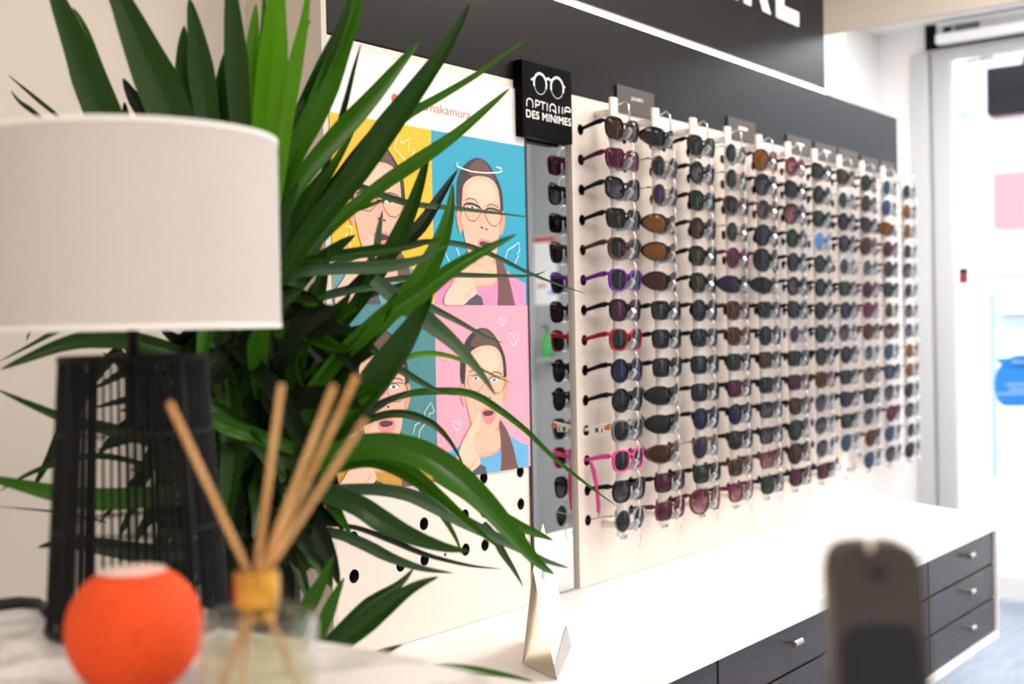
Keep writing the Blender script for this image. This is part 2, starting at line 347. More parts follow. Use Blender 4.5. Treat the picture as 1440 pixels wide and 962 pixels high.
# ------------------------------------------------------------------ display wall
def pegboard(mb, x0, x1, z0, z1, holes, rad, m='panel_white', T=.012, Y=PY):
    """flat board with real round holes; holes: list of (x, z)"""
    xs = sorted({round(h[0], 5) for h in holes}); zs = sorted({round(h[1], 5) for h in holes}); c = rad * 1.5
    gx = [x0]; gz = [z0]
    for x in xs: gx += [x - c, x + c]
    for z in zs: gz += [z - c, z + c]
    gx.append(x1); gz.append(z1); hs = {(round(h[0], 5), round(h[1], 5)) for h in holes}; n = 16
    for i in range(len(gx) - 1):
        for j in range(len(gz) - 1):
            hx = xs[i // 2] if i % 2 else None; hz = zs[j // 2] if j % 2 else None
            a, b, d, e = gx[i], gx[i + 1], gz[j], gz[j + 1]
            if hx is not None and hz is not None and (hx, hz) in hs:
                for s, yy, mm in ((1, Y, m), (-1, Y + T, 'hole_shade_and_screw')):
                    vs = []
                    for k in range(n):
                        an = 2 * PI * k / n; q = max(abs(math.cos(an)), abs(math.sin(an)))
                        vs += [(hx + rad * math.cos(an), yy, hz + rad * math.sin(an)), (hx + c * math.cos(an) / q, yy, hz + c * math.sin(an) / q)]
                    mb.add(vs, [(2 * k, 2 * k + 1, (2 * k + 3) % (2 * n), (2 * k + 2) % (2 * n)) for k in range(n)], mm)
                vs = []
                for k in range(n):
                    an = 2 * PI * k / n; vs += [(hx + rad * math.cos(an), Y, hz + rad * math.sin(an)), (hx + rad * math.cos(an), Y + T, hz + rad * math.sin(an))]
                mb.add(vs, [(2 * k, 2 * k + 1, (2 * k + 3) % (2 * n), (2 * k + 2) % (2 * n)) for k in range(n)], 'hole_shade_and_screw')
            else:
                mb.add([(a, Y, d), (b, Y, d), (b, Y, e), (a, Y, e)], [(0, 1, 2, 3)], m)
                mb.add([(a, Y + T, d), (b, Y + T, d), (b, Y + T, e), (a, Y + T, e)], [(3, 2, 1, 0)], 'hole_shade_and_screw')
    for (p, q) in (((x0, z0), (x1, z0)), ((x1, z0), (x1, z1)), ((x1, z1), (x0, z1)), ((x0, z1), (x0, z0))):
        mb.add([(p[0], Y, p[1]), (q[0], Y, q[1]), (q[0], Y + T, q[1]), (p[0], Y + T, p[1])], [(0, 1, 2, 3)], m)
ZB = (onY(733, 116, PY).z + onY(805, 133, PY).z) / 2          # lower edge of the dark band
ZT = (onY(1161, 131, PY).z + onY(790, 3.5, PY).z) / 2          # its upper edge, where the light strip runs
zr1, zr14 = onY(814, 182, PY).z, onY(823.7, 732.7, PY).z
RP = (zr1 - zr14) / 13
ROWZ = [zr1 - RP * k for k in range(14)]
XC = [2.2065 + .17 * k for k in range(11)]
PX0 = onY(808, 420, PY).x; LX1 = onY(741, 420, PY).x
print('ROWP', RP, 'ZB', ZB, 'ZT', ZT, 'CZ', CZ, 'PX0', PX0, 'LX1', LX1, 'DX', DX0, DX1, 'bulk', bk, 'door', DY1, zt)
HS = .0575
r = empty('sunglasses_display', (PX0, PY, CZ), 'white perforated display panel holding the eleven columns of sunglasses', 'display panel')
mb = MB(); pegboard(mb, PX0, DX1, CZ + .001, ZB, [(x + s * HS, z) for x in XC for s in (-1, 1) for z in ROWZ], .0115)
part(mb, 'board', r)
part(MB().box((PX0, PY + .0125, CZ + .001), (PX0 + .018, WY - .001, ZB), 'panel_white'), 'side_panel', r)
part(MB().box((DX1 - .018, PY + .0125, CZ + .001), (DX1, WY - .001, ZB), 'panel_white'), 'side_panel', r)
part(MB().box((PX0 + .02, WY - .006, CZ + .01), (DX1 - .02, WY - .001, ZB - .01), 'hole_shade_and_screw'), 'hole_shade_sheet', r)  # dark sheet behind the holes, in place of the shade inside
r = empty('poster_display', (DX0, PY, CZ), 'white perforated panel behind the portrait poster, left of the mirror', 'display panel')
mb = MB(); pegboard(mb, DX0, LX1, CZ + .001, ZB, [(x, z) for x in (1.460, 1.573, 1.635, 1.748, 1.805, 1.918) for z in ROWZ[10:]], .0115)
part(mb, 'board', r)
part(MB().box((DX0, PY + .0125, CZ + .001), (DX0 + .018, WY - .001, ZB), 'panel_white'), 'side_panel', r)
part(MB().box((LX1 - .014, PY + .0125, CZ + .001), (LX1, WY - .001, ZB), 'board_dark'), 'side_panel', r)
struct(MB().box((DX0 - .012, PY - .003, 0), (DX0 - .0005, WY - .0005, ZC - .001), 'paint_cream'), 'trim_2')
part(MB().box((DX0 + .02, WY - .006, CZ + .01), (LX1 - .02, WY - .001, ZB - .01), 'hole_shade_and_screw'), 'hole_shade_sheet', r)  # same dark sheet for shade behind the poster panel holes
part(MB().tube([(1.69, PY - .0008, ROWZ[13] - .0), (1.69, PY + .002, ROWZ[13])], .003, 'hole_shade_and_screw'), 'screw', r)
# mirror strip
r = empty('wall_mirror', (LX1, MY, CZ), 'tall narrow mirror between the poster and the sunglasses columns', 'mirror')
part(MB().box((LX1 + .002, MY, CZ + .002), (PX0 - .001, MY + .006, ZB - .001), 'mirror'), 'glass', r)
part(MB().box((LX1 + .002, MY + .0065, CZ + .002), (PX0 - .001, MY + .02, ZB - .001), 'board_dark'), 'backing', r)
part(MB().box((LX1 - .004, PY - .0055, CZ + .002), (LX1 + .0015, PY + .0005, ZB - .001), 'frame_edge'), 'frame_edge', r)
# dark band, upper board with lettering, light strip
tag(MB().box((DX0, PY - .002, ZB + .001), (DX1, WY - .001, ZT - .001), 'board_dark').build('fascia_band', bevel=.002), 'long dark grey fascia band above the sunglasses panels', 'fascia board')
UX1 = onY(1161, 60, PY).x
r = empty('sign_board', (DX0, PY, ZT), 'dark grey upper sign board with large white letters', 'sign board')
part(MB().box((DX0, PY + .004, ZT + .016), (UX1, WY - .001, ZC - .002), 'board_dark'), 'board', r, bevel=.002)
# letters: E spans 1095-1123
e0, e1 = onY(1092, 20, PY).x, onY(1124, 30, PY).x; ez = onY(1110, 31.5, PY).z
lw = e1 - e0; mb = MB(); x = e1; H = .2
for ch, wd in (('E', 1), ('R', 1.08), ('I', .3), ('A', 1.15), ('L', .95), ('O', 1.2), ('S', 1)):
    text_on(mb, ch, x - lw * wd, x, ez, ez + H, PY + .0005, 'letter_white', bold=.03, thick=.003); x -= lw * (wd + .22)
part(mb, 'lettering', r)
tag(MB().box((DX0, PY - .001, ZT + .001), (UX1, PY + .05, ZT + .009), 'led_strip').build('light_strip'), 'thin glowing white light strip between the two dark boards', 'light strip')
# optician sign
sY = PY - .022
s0, s1 = onY(735, 150, sY), onY(804.5, 150, sY); za = onY(735, 83, sY).z; zb = onY(735, 190, sY).z
r = empty('shop_sign', (s0.x, sY, zb), 'black square sign with white spectacles emblem and OPTIQUE DES MINIMES', 'sign')
part(MB().box((s0.x, sY, zb), (s1.x, PY + .001, za), 'board_black'), 'plate', r, bevel=.0015)
mb = MB(); Q = lambda x, y: onY(x, y, sY - .0006)
def sc(cx, cy, k=.1456): return Q(725 + cx * k, 70 + cy * k)
def ell(cx, cy, rx, ry, a0, a1, n=20): return [sc(cx + rx * math.cos(math.radians(a0 + (a1 - a0) * i / n)), cy - ry * math.sin(math.radians(a0 + (a1 - a0) * i / n)) + .24 * (rx * math.cos(math.radians(a0 + (a1 - a0) * i / n)))) for i in range(n + 1)]
for cx, cy in ((238, 330), (402, 370)):
    mb.stroke(ell(cx, cy, 60, 100, -20, 200), .0048, 'letter_white'); mb.stroke(ell(cx, cy, 58, 100, 200, 340), .0011, 'letter_white')
mb.stroke([sc(296, 285), sc(316, 280), sc(345, 300)], .0045, 'letter_white'); mb.stroke([sc(150, 290), sc(180, 270)], .004, 'letter_white'); mb.stroke([sc(452, 345), sc(478, 365)], .004, 'letter_white')
# OPTIQUE in open strokes
SW = .0026
mb.stroke([sc(108, 545)] + ell(138, 510, 30, 38, 180, 0, 12) + [sc(168, 560)], SW, 'letter_white')
mb.stroke([sc(195, 560), sc(195, 485)], SW, 'letter_white'); mb.stroke([sc(195, 487)] + ell(208, 512, 22, 22, 90, -90, 10) + [sc(195, 533)], SW, 'letter_white')
mb.stroke([sc(236, 500), sc(290, 515)], SW, 'letter_white'); mb.stroke([sc(264, 508), sc(264, 580)], SW, 'letter_white')
mb.stroke([sc(306, 515), sc(306, 590)], SW, 'letter_white')
mb.stroke([sc(335, 600)] + ell(360, 560, 27, 34, 190, -10, 12) + [sc(386, 615)], SW, 'letter_white'); mb.stroke([sc(355, 580), sc(395, 612)], SW, 'letter_white')
mb.stroke([sc(420, 545), sc(420, 615)], SW, 'letter_white'); mb.stroke([sc(453, 552), sc(453, 622)], SW, 'letter_white')
mb.stroke([sc(478, 590), sc(530, 603)] + ell(503, 590, 28, 33, 0, 180, 12) + [sc(478, 618)], SW, 'letter_white')
d0, d1 = sc(103, 650), sc(537, 735)
text_on(mb, 'DES MINIMES', d0.x, d1.x, sc(103, 650).z, sc(103, 572).z, sY - .0006, 'letter_white', bold=.016, spacing=1.08)
part(mb, 'lettering', r)
# small grey brand plaques standing on the panel top
mat('plaque_grey', '5c5755', .7, spec=.2)
for i, (xa, ya, xb, yb, s) in enumerate(((868, 118, 920, 158, 'JULBO'), (1024, 163, 1063, 200, '-'), (1107, 188, 1141, 216, '-'), (1146, 199, 1177, 224, '-'), (1179, 207, 1207, 232, ''), (1211, 219, 1236, 241, ''), (1238, 225, 1258, 246, ''))):
    yy = PY - .006; a = onY(xa, ya, yy); b2 = onY(xb, yb, yy); zt_ = a.z; zb_ = ZB - .012
    r = empty('brand_plaque', (a.x, yy, zb_), ['grey plaque lettered JULBO, first from the black shop sign', 'grey plaque with pale mark, second from the black shop sign', 'grey plaque with pale mark, third from the black shop sign', 'grey plaque with pale mark, fourth from the black shop sign', 'darker blank grey plaque, fifth from the black shop sign', 'blank grey plaque, sixth from the black shop sign', 'narrow grey plaque at the far end of the fascia band'][i], 'plaque', 'grey plaques above the sunglasses')
    part(MB().box((a.x, yy, zb_), (b2.x, yy + .003, zt_), 'plaque_grey'), 'plate', r)
    mb = MB(); m0 = a.x + (b2.x - a.x) * .36; m1 = a.x + (b2.x - a.x) * .68; hz = (zt_ - zb_)
    if s == 'JULBO': text_on(mb, s, m0, m1, zb_ + hz * .5, zb_ + hz * .66, yy - .0004, 'letter_white', bold=.01)
    elif s: mb.box((m0, yy - .001, zb_ + hz * .5), (m1, yy - .0001, zb_ + hz * .64), 'letter_white')
    if s: part(mb, 'lettering', r)

# ------------------------------------------------------------------ poster with four portraits
pY = PY - .004
mat('p_white', 'f7f4f1', .5); mat('p_yellow', 'f7bb08', .5); mat('p_cyan', '189cbc', .5); mat('p_teal', '3f8387', .5); mat('p_pink', 'f79fb4', .5)
mat('skin_print', 'eeb59c', .5); mat('skin_light', 'f3c3ab', .5); mat('skin_shade', 'dd9a84', .5); mat('hair_print', '2a1e1f', .5); mat('hair_light', '5c4238', .5); mat('braid_print', '6b4340', .5)
mat('line_dark', '221a1c', .5); mat('lip_print', 'e58a8a', .5); mat('mouth_print', '4c2528', .5); mat('eye_white', 'eef0f2', .5); mat('iris_print', '5a7080', .5); mat('line_white', 'ffffff', .5); mat('tee_dark', '4a4652', .5); mat('text_dark', '6a5a58', .5); mat('text_red', 'd8604c', .5)
def halftone(name, c1, c2):
    m = mat(name, c1, .5); nt = m.node_tree; b = nt.nodes['Principled BSDF']
    tc = nt.nodes.new('ShaderNodeTexCoord'); mp = nt.nodes.new('ShaderNodeMapping'); mp.inputs['Rotation'].default_value = (0, .785, 0); ck = nt.nodes.new('ShaderNodeTexChecker'); ck.inputs['Scale'].default_value = 520
    ck.inputs[1].default_value = lin(c1); ck.inputs[2].default_value = lin(c2)
    nt.links.new(tc.outputs['Object'], mp.inputs[0]); nt.links.new(mp.outputs[0], ck.inputs[0]); nt.links.new(ck.outputs[0], b.inputs['Base Color'])
halftone('tee_pink', 'e05aa0', 'f2a8c8'); halftone('tee_blue', '2f86c4', '7cc0e6'); halftone('tee_yellow', 'f2b430', '7a5a34'); halftone('tee_teal', '3a7a84', '86b4b8')
P = MB()
LZ = [0]
def W(x, y): q = onY(x, y, pY); return (q.x, q.z)
def put(pts, dx, dz, layer): return [Vector((x + dx, pY - .0002 * layer, z + dz)) for x, z in pts]
sX = W(611, 428)[0]; sZ = (W(615, 429)[1] + W(740, 428)[1] * 0 + W(612, 428.5)[1]) / 2; pX1 = W(742, 430)[0]; PW = pX1 - sX
pX0 = max(sX - PW, DX0 + .002); topZ = W(608, 183)[1]; botZ = W(743, 656)[1]; PH1 = topZ - sZ
hdrZ = W(600, 95)[1]
P.box((pX0, pY, botZ), (pX1, PY - .0005, hdrZ), 'p_white')
for a, b_, c_, d_, m in ((pX0, sX, sZ, topZ, 'p_yellow'), (sX, pX1, sZ, topZ, 'p_cyan'), (pX0, sX, botZ, sZ, 'p_teal'), (sX, pX1, botZ, sZ, 'p_pink')):
    P.flat([(a, pY - .0002, c_), (b_, pY - .0002, c_), (b_, pY - .0002, d_), (a, pY - .0002, d_)], m)
def portrait(dx, dz, tee, glass='thin', low=None):
    T = lambda pts: [W(*p) for p in pts]
    def sm(pts, n=3):      # closed smooth outline
        out = []; N = len(pts)
        for i in range(N):
            p0, p1, p2, p3 = (Vector(pts[(i + k) % N]) for k in (-1, 0, 1, 2))
            for j in range(n):
                t = j / n; out.append(tuple(.5 * ((2 * p1) + (p2 - p0) * t + (2 * p0 - 5 * p1 + 4 * p2 - p3) * t * t + (3 * p1 - p0 - 3 * p2 + p3) * t ** 3)))
        return out
    def clamp(q): return [Vector((min(max(v.x, pX0 + .0005), pX1 - .0005), v.y, max(v.z, low))) for v in q]
    def f(pts, m, L, s=True):
        P.flat(clamp(put(T(sm(pts) if s else pts), dx, dz, L)), m)
    def ln(pts, w_, m, L): P.stroke(clamp(put(T(pts), dx, dz, L)), w_, m)
    # shirt
    f([(616, 652), (630, 636), (648, 626), (668, 630), (690, 640), (704, 626), (718, 613), (734, 623), (743, 626), (744, 680), (700, 684), (640, 688), (616, 690)], tee, 2, False)
    f([(655, 684), (672, 652), (682, 656), (685, 684)], 'tee_dark', 3, False)
    f([(666, 600), (702, 592), (704, 628), (692, 640), (678, 643), (662, 640)], 'skin_shade', 3)
    f([(668, 612), (701, 606), (702, 628), (691, 637), (670, 640)], 'skin_print', 4)
    # braid
    f([(701, 590), (711, 602), (718, 619), (724, 640), (729, 678), (706, 680), (705, 640), (703, 615)], 'braid_print', 5)
    # head
    f([(648, 536), (647, 515), (648, 497), (655, 478), (665.5, 466), (677, 461), (689, 465), (699, 478), (707.5, 495), (711, 512), (711, 540), (700, 555), (660, 560)], 'hair_print', 6)
    f([(662, 486), (666, 474), (677, 462.5), (688, 467), (697, 480), (700, 492), (684, 492)], 'hair_light', 7)
    f([(646, 545), (651, 540), (655, 560), (652, 572), (648, 562)], 'skin_shade', 7)
    f([(706, 536), (712, 530), (714, 545), (710, 562), (705, 562)], 'skin_shade', 7)
    f([(654, 520), (656, 503), (666, 491), (680, 486), (695, 488), (704, 500), (707, 525), (706, 552), (704, 580), (700, 597), (692, 608), (682, 612), (672, 609), (663, 598), (657, 575), (653, 548)], 'skin_print', 8)
    f([(661, 512), (668, 497), (682, 491), (695, 496), (701, 512), (690, 524), (680, 530), (670, 526)], 'skin_light', 9)
    # brows, eyes
    ln([(658, 524), (664, 520), (671, 520.5), (676, 525)], .0022, 'braid_print', 10); ln([(688, 527), (693, 523), (701, 524), (705, 527)], .0022, 'braid_print', 10)
    for cx, cy in ((668, 532), (694, 534)):
        f([(cx - 6, cy), (cx, cy - 3.4), (cx + 6, cy), (cx, cy + 3.2)], 'eye_white', 10)
        f([(cx - 2, cy - 1.5), (cx + 1.6, cy - 1.5), (cx + 1.6, cy + 2), (cx - 2, cy + 2)], 'iris_print', 11)
        ln([(cx - 6.5, cy - .3), (cx - 3, cy - 3.2), (cx + 2, cy - 3.4), (cx + 6.5, cy - .3)], .0013, 'line_dark', 12)
    # spectacles
    for (x0, x1, y0, y1) in ((656.5, 679, 528, 551), (686.5, 709, 530, 553)):
        xm = (x0 + x1) / 2
        rim = sm([(x0 + 1, y0 + 1), (xm, y0 - .8), (x1 - 1, y0 + 1), (x1, (y0 + y1) / 2), (xm + 4, y1 - 1), (xm, y1), (xm - 5, y1 - 1), (x0, (y0 + y1) / 2)], 4)
        ln(rim + rim[:1], .0011, 'line_dark', 13)
        if glass == 'brow': ln([(x0 - 1, y0 + 4), (x0 + 3, y0), (xm, y0 - 1), (x1 - 3, y0 + 1), (x1 + .5, y0 + 5)], .0036, 'line_dark', 14)
    ln([(679, 536), (682.5, 534.5), (687, 537)], .0026 if glass == 'brow' else .0014, 'line_dark', 14)
    # nose, mouth
    ln([(683, 540), (681.5, 552), (679, 558)], .0012, 'skin_shade', 10); f([(679.5, 558), (682, 556.8), (683, 559), (681, 560)], 'mouth_print', 11); f([(686, 559), (688.5, 558.2), (689, 560.3), (687, 561)], 'mouth_print', 11)
    f([(675, 580), (681, 573.5), (686, 575), (690, 574), (696, 579), (694, 590), (687, 597), (680, 592)], 'lip_print', 10)
    f([(677.5, 580), (684, 577), (693, 579), (690, 584), (681, 585)], 'mouth_print', 11)
    # hand with the finger on the cheek
    f([(672, 581), (675, 583), (673, 597), (668, 612), (666, 628), (671, 640), (674, 652), (664, 662), (655, 672), (636, 684), (628, 668), (642, 640), (648, 624), (657, 606), (665, 592)], 'skin_light', 12)
    ln([(668, 645), (664, 652), (657, 662)], .0022, 'skin_shade', 13); ln([(667, 612), (664, 625), (668, 638)], .001, 'skin_shade', 13)
bx, tz = W(614, 430); ax_, az_ = W(611, 188); UPZ = PH1 * 0 + (W(677, 461 - 238)[1] - W(677, 461)[1])
portrait(0, 0, 'tee_blue', low=botZ); portrait(0, UPZ, 'tee_pink', 'brow', sZ); portrait(-PW, 0, 'tee_yellow', 'thin', botZ); portrait(-PW, UPZ, 'tee_teal', 'brow', sZ)
def doodle(pts, w_=.0014, m='line_white'): P.stroke(put([W(*p) for p in pts], 0, 0, 16), w_, m)
doodle([(641, 229), (641, 234), (650, 238), (662, 241.5), (680, 243.5), (698, 243), (704, 241), (703, 237), (696, 235)], .0022)
doodle([(711, 371), (709, 362), (712, 352), (720, 347), (728, 341), (729, 352), (726, 357), (728, 360), (724, 366), (722, 373)])
doodle([(623, 352), (627, 362), (629, 366), (631, 370)]); doodle([(640, 349), (643, 356), (644, 360)])
for (hx, hy, s) in ((704, 452, 4.5), (720.5, 475, 7.5), (641, 597, 6)):
    doodle([(hx, hy + s * 1.5), (hx - s, hy + s * .2), (hx - s * .9, hy - s * .8), (hx - s * .3, hy - s * .9), (hx, hy + s * .1), (hx + s * .5, hy - s * 1.1), (hx + s, hy - s * .4), (hx + s * .6, hy + s * .6), (hx, hy + s * 1.5)], .0011)
doodle([(570, 229), (553, 208), (558, 187), (563, 202), (575, 194), (572, 213), (582, 212), (573, 226)], .0014)
doodle([(484, 318), (493, 320), (492, 330), (497, 336), (490, 338), (492, 356), (487, 336), (481, 340), (486, 328)], .0013)
doodle([(600, 592), (594.5, 581), (604, 565.5), (609, 579), (606, 581), (602, 581), (601, 590)], .0012); doodle([(579, 610), (582, 598), (591, 592)], .0012); doodle([(587, 618), (588, 606), (597, 594)], .0012)
doodle([(579, 460), (579, 470), (575, 479)], .0014)
Tt = MB()
def txt(s, xa, xb, yb, h, m):
    a, b_ = W(xa, yb), W(xb, yb); text_on(P, s, a[0], b_[0], a[1], a[1] + h, pY - .0006, m, bold=-.004)
zt_ = W(583, 153)[1]
for s, xa, xb, h, m in (('photo', 564, 602, .0186, 'text_dark'), ('nakamura', 605, 661, .0165, 'text_red')):
    a = W(xa, 153)[0]; b_ = W(xb, 153)[0]; text_on(P, s, a, b_, zt_ - (.004 if s == 'photo' else .0), zt_ - (.004 if s == 'photo' else .0) + h, pY - .0006, m, bold=-.004)
dcx, dcz = W(555, 139); P.flat([(dcx + .009 * math.cos(k * PI / 10), pY - .0006, dcz + .009 * math.sin(k * PI / 10)) for k in range(20)], 'text_red')
o = P.build('portrait_poster'); tag(o, 'poster of four portraits of a woman in glasses on bright colour blocks', 'poster')

# ------------------------------------------------------------------ display columns
RD = .045
def column_meshes():
    zt = ROWZ[0] + .068; zb = ROWZ[13] - .036
    m1 = MB(); prof = [(.0145 * math.cos(a * PI / 8), .007 * math.sin(a * PI / 8)) for a in range(16)]
    m1.prism([(x, -RD + y, zb) for x, y in prof], (0, 0, zt - zb), 'acrylic_white')
    m2 = MB().tube([(0, -RD, 0), (0, -.0005, 0)], .008, 'acrylic_white', 12)
    m3 = MB()   # nose rest
    pts = [(-RD - .006, -.024), (-.078, -.02), (-.088, -.006), (-.084, .002), (-.074, -.006), (-.06, -.008), (-RD - .006, -.01)]
    m3.prism([(-.006, y, z) for y, z in pts], (.012, 0, 0), 'clear_acrylic')
    m4 = MB()
    m4.tube([(.006, -RD - .004, -.022), (.007, -.066, -.020), (.008, -.082, -.024), (.008, -.087, -.034), (.008, -.0865, -.05), (.008, -.083, -.06)], .0013, 'chrome', 6)
    m5 = MB().tube([(0, -RD - .0, zb - .002), (0, -RD - .012, zb - .004), (0, -RD - .02, zb - .004)], [.006, .006, .004], 'chrome', 10)
    m6 = MB().tube([(.004, -RD, zt - .02), (.006, -.07, zt - .008), (.007, -.078, zt - .018), (.007, -.08, zt - .05)], .0018, 'chrome', 6)
    return [m.mesh(n, sm) for m, n, sm in ((m1, 'post', False), (m2, 'arm', True), (m3, 'nose_rest', False), (m4, 'hook_wire', True), (m5, 'end_cap', True), (m6, 'top_hook', True))]
CM = column_meshes()
ORD = 'first second third fourth fifth sixth seventh eighth ninth tenth eleventh twelfth thirteenth bottom'.split()
def child(name, me, root, loc=(0, 0, 0)):
    o = bpy.data.objects.new(name, me); o.parent = root; o.location = loc; C.objects.link(o); return o
for i, x in enumerate(XC):
    r = empty('display_rod', (x, PY, 0), 'white upright glasses rod with clear rests, %s from the mirror' % (ORD[i] if i < 10 else 'eleventh and last'), 'display rod', 'glasses rods on the display wall')
    child('post', CM[0], r); child('arm', CM[1], r, (0, 0, ROWZ[0] + .038)); child('arm', CM[1], r, (0, 0, ROWZ[13] - .016)); child('end_cap', CM[4], r); child('top_hook', CM[5], r)
    for z in ROWZ:
        child('nose_rest', CM[2], r, (0, 0, z)); child('hook_wire', CM[3], r, (0, 0, z))

# ------------------------------------------------------------------ sunglasses
FR = {'k': ('black', '121012'), 't': ('tortoise', '5a2c12'), 'v': ('purple', '6a2a90'), 'p': ('pink', 'd84a94'), 'r': ('red', '9a2430'), 'g': ('gold wire', '7d6448'), 's': ('silver wire', '8d9096'),
      'o': ('grey', '6c7078'), 'b': ('brown', '4c2818'), 'u': ('plum', '5c1e36')}
LE = {'k': ('dark grey', '1f2023', None), 'b': ('brown', '3a2118', None), 'g': ('dark green', '1a2a21', None), 'v': ('violet grey', '2a2238', None), 'u': ('blue grey', '2c4058', None), 'y': ('amber', '6b4218', None),
      'p': ('plum', '42142a', None), 'f': ('graded grey', '242229', '9490a0'), 'm': ('graded mauve', '5c2a3c', 'e4b4ba'), 'G': ('olive', '282a16', None), 'n': ('navy', '1c1c40', None), 'l': ('sky blue', '4a7ab8', None)}
for k, (n, c) in FR.items():
    metal = k in 'gs'
    if k == 't': mat('fr_t', c, .25, noise=(120, '1c0c06', (1, 1, 1)), spec=.4)
    else: mat('fr_' + k, c, .3 if metal else .25, 1 if metal else 0, spec=.12)
for k, (n, a, b_) in LE.items(): glassy('le_' + k, a, b_, rough=.05, body=.6 if not b_ else .3, ior=1.5, refl=.4)
mat('fr_w', 'f0ece6', .3)
SH = {'w': ('square-rounded', .050, .041, 3.0), 'r': ('round', .047, .045, 2.0), 'a': ('teardrop', .054, .049, 2.2), 's': ('rectangular', .052, .037, 4.5), 'c': ('cat-eye', .052, .040, 2.5), 'p': ('wraparound', .064, .038, 2.4), 'b': ('oversized', .062, .054, 2.3)}
cache = {}
def outline(sh, sc=0.0, n=26):
    _, w, h, e = SH[sh]; cx = .0085 + w / 2 if sh != 'p' else .005 + w / 2; pts = []
    for k in range(n):
        a = 2 * PI * k / n; ca, sa = math.cos(a), math.sin(a)
        x = math.copysign(abs(ca) ** (2 / e), ca) * w / 2; z = math.copysign(abs(sa) ** (2 / e), sa) * h / 2
        if sh in 'wsb' and z < 0: x *= 1 + z / h * .28
        if sh == 'a': x += z * -.10; x *= 1 + (z / h) * .3; z *= 1.02; z -= max(0, x) * .05
        if sh == 'c' and z > -.004: z += max(0, x) * .28
        if sh == 'w' and z > 0: z += x * .06
        if sh == 'p': z *= 1 - max(0, x - .01) * 14; z += x * .05
        d = math.hypot(x, z) or 1
        pts.append((cx + x * (1 + sc / d), z * (1 + sc / d)))
    return cx, pts
def curve(sh, x): k = 5.2 if sh == 'p' else (2.6 if sh in 'ab' else 1.9); return k * x * x   # +y is backwards
def glasses_meshes(sh, fr, le, wide=0):
    key = (sh, fr, le)
    if key in cache: return cache[key]
    metal = fr in 'gs'; rim = .0008 if metal else (.003 if sh != 'p' else .0022); th = .002 if metal else .0042; fm = 'fr_' + fr; lm = 'le_' + le
    f = MB(); lens = []
    for sgn in (-1, 1):
        cx, po = outline(sh, rim); _, pi = outline(sh, -.0006); n = len(po); vs = []
        for (x, z) in po: vs += [(sgn * x, curve(sh, x) - th / 2, z), (sgn * x, curve(sh, x) + th / 2, z)]
        for (x, z) in pi: vs += [(sgn * x, curve(sh, x) - th / 2, z), (sgn * x, curve(sh, x) + th / 2, z)]
        fs = []
        for k in range(n):
            q = (k + 1) % n; a, b_, c_, d_ = 2 * k, 2 * q, 2 * n + 2 * k, 2 * n + 2 * q
            fs += [(a, b_, d_, c_), (a + 1, c_ + 1, d_ + 1, b_ + 1), (a, a + 1, b_ + 1, b_), (c_, d_, d_ + 1, c_ + 1)]
        f.add(vs, fs, fm)
        L = MB(); _, pl = outline(sh, -.0003); vs = [(sgn * cx, curve(sh, cx) - .0025, 0)]; fs = []
        for j, s in enumerate((.4, .75, 1)):
            for (x, z) in pl:
                xx = cx + (x - cx) * s; vs.append((sgn * xx, curve(sh, xx) - .0025 * (1 - s * s), z * s))
        for k in range(n):
            q = (k + 1) % n; fs.append((0, 1 + k, 1 + q))
            for j in range(2): fs.append((1 + j * n + k, 1 + (j + 1) * n + k, 1 + (j + 1) * n + q, 1 + j * n + q))
        L.add(vs, fs, lm); lens.append(L.mesh('lens', True))
    _, w, h, e = SH[sh]; br = .0014 if metal else .0026
    bz = h * .22
    f.tube([(-.0105, 0.0002, bz), (-.005, -.0008, bz + .002), (0, -.001, bz + .0028), (.005, -.0008, bz + .002), (.0105, .0002, bz)], br, fm, 8)
    if sh == 'a': f.tube([(-.02, 0, h * .42), (0, -.001, h * .44), (.02, 0, h * .42)], .0011, fm, 6)
    xo = max(p[0] for p in outline(sh, rim)[1]); yo = curve(sh, xo); hz = h * .3
    xh = max(xo, .0635)
    for sgn in (-1, 1):
        f.tube([(sgn * (xo - .002), yo, hz), (sgn * (xh + .001), yo + .003, hz + .0005), (sgn * (xh + .0015), yo + .008, hz)], .0016 if metal else .0032, fm, 8, flat=1.2)
    temples = []
    for sgn in (-1, 1):
        T = MB(); tr = .0011 if metal else .0024
        path = [(sgn * (xh + .0015), yo + .006, hz), (sgn * (xh + .001), .028, hz - .002), (sgn * (HS + .001), .068, .0005), (sgn * HS, .085, -.0015), (sgn * (HS - .001), .105, -.006), (sgn * (HS - .002), .138, -.022)]
        hgt = [4.6, 3.2, 2.0, 2.0, 2.4, 2.0] if sh == 'p' else ([2.6, 2.2, 1.8, 1.7, 1.8, 1.4] if not metal else [1, 1, 1, 1.6, 2.4, 2])
        vs = []; n = 8
        for (p, hh) in zip(path, hgt):
            for k in range(n):
                a = 2 * PI * k / n + PI / 8; vs.append((p[0] + math.cos(a) * tr * .75, p[1], p[2] + math.sin(a) * tr * hh))
        fs = [(i * n + k, i * n + (k + 1) % n, (i + 1) * n + (k + 1) % n, (i + 1) * n + k) for i in range(len(path) - 1) for k in range(n)] + [tuple(range(n)), tuple((len(path) - 1) * n + k for k in range(n))]
        T.add(vs, fs, 'fr_w' if fr == 'o' else fm); temples.append(T.mesh('temple', True))
    cache[key] = (f.mesh('front_frame', True), lens, temples)
    return cache[key]
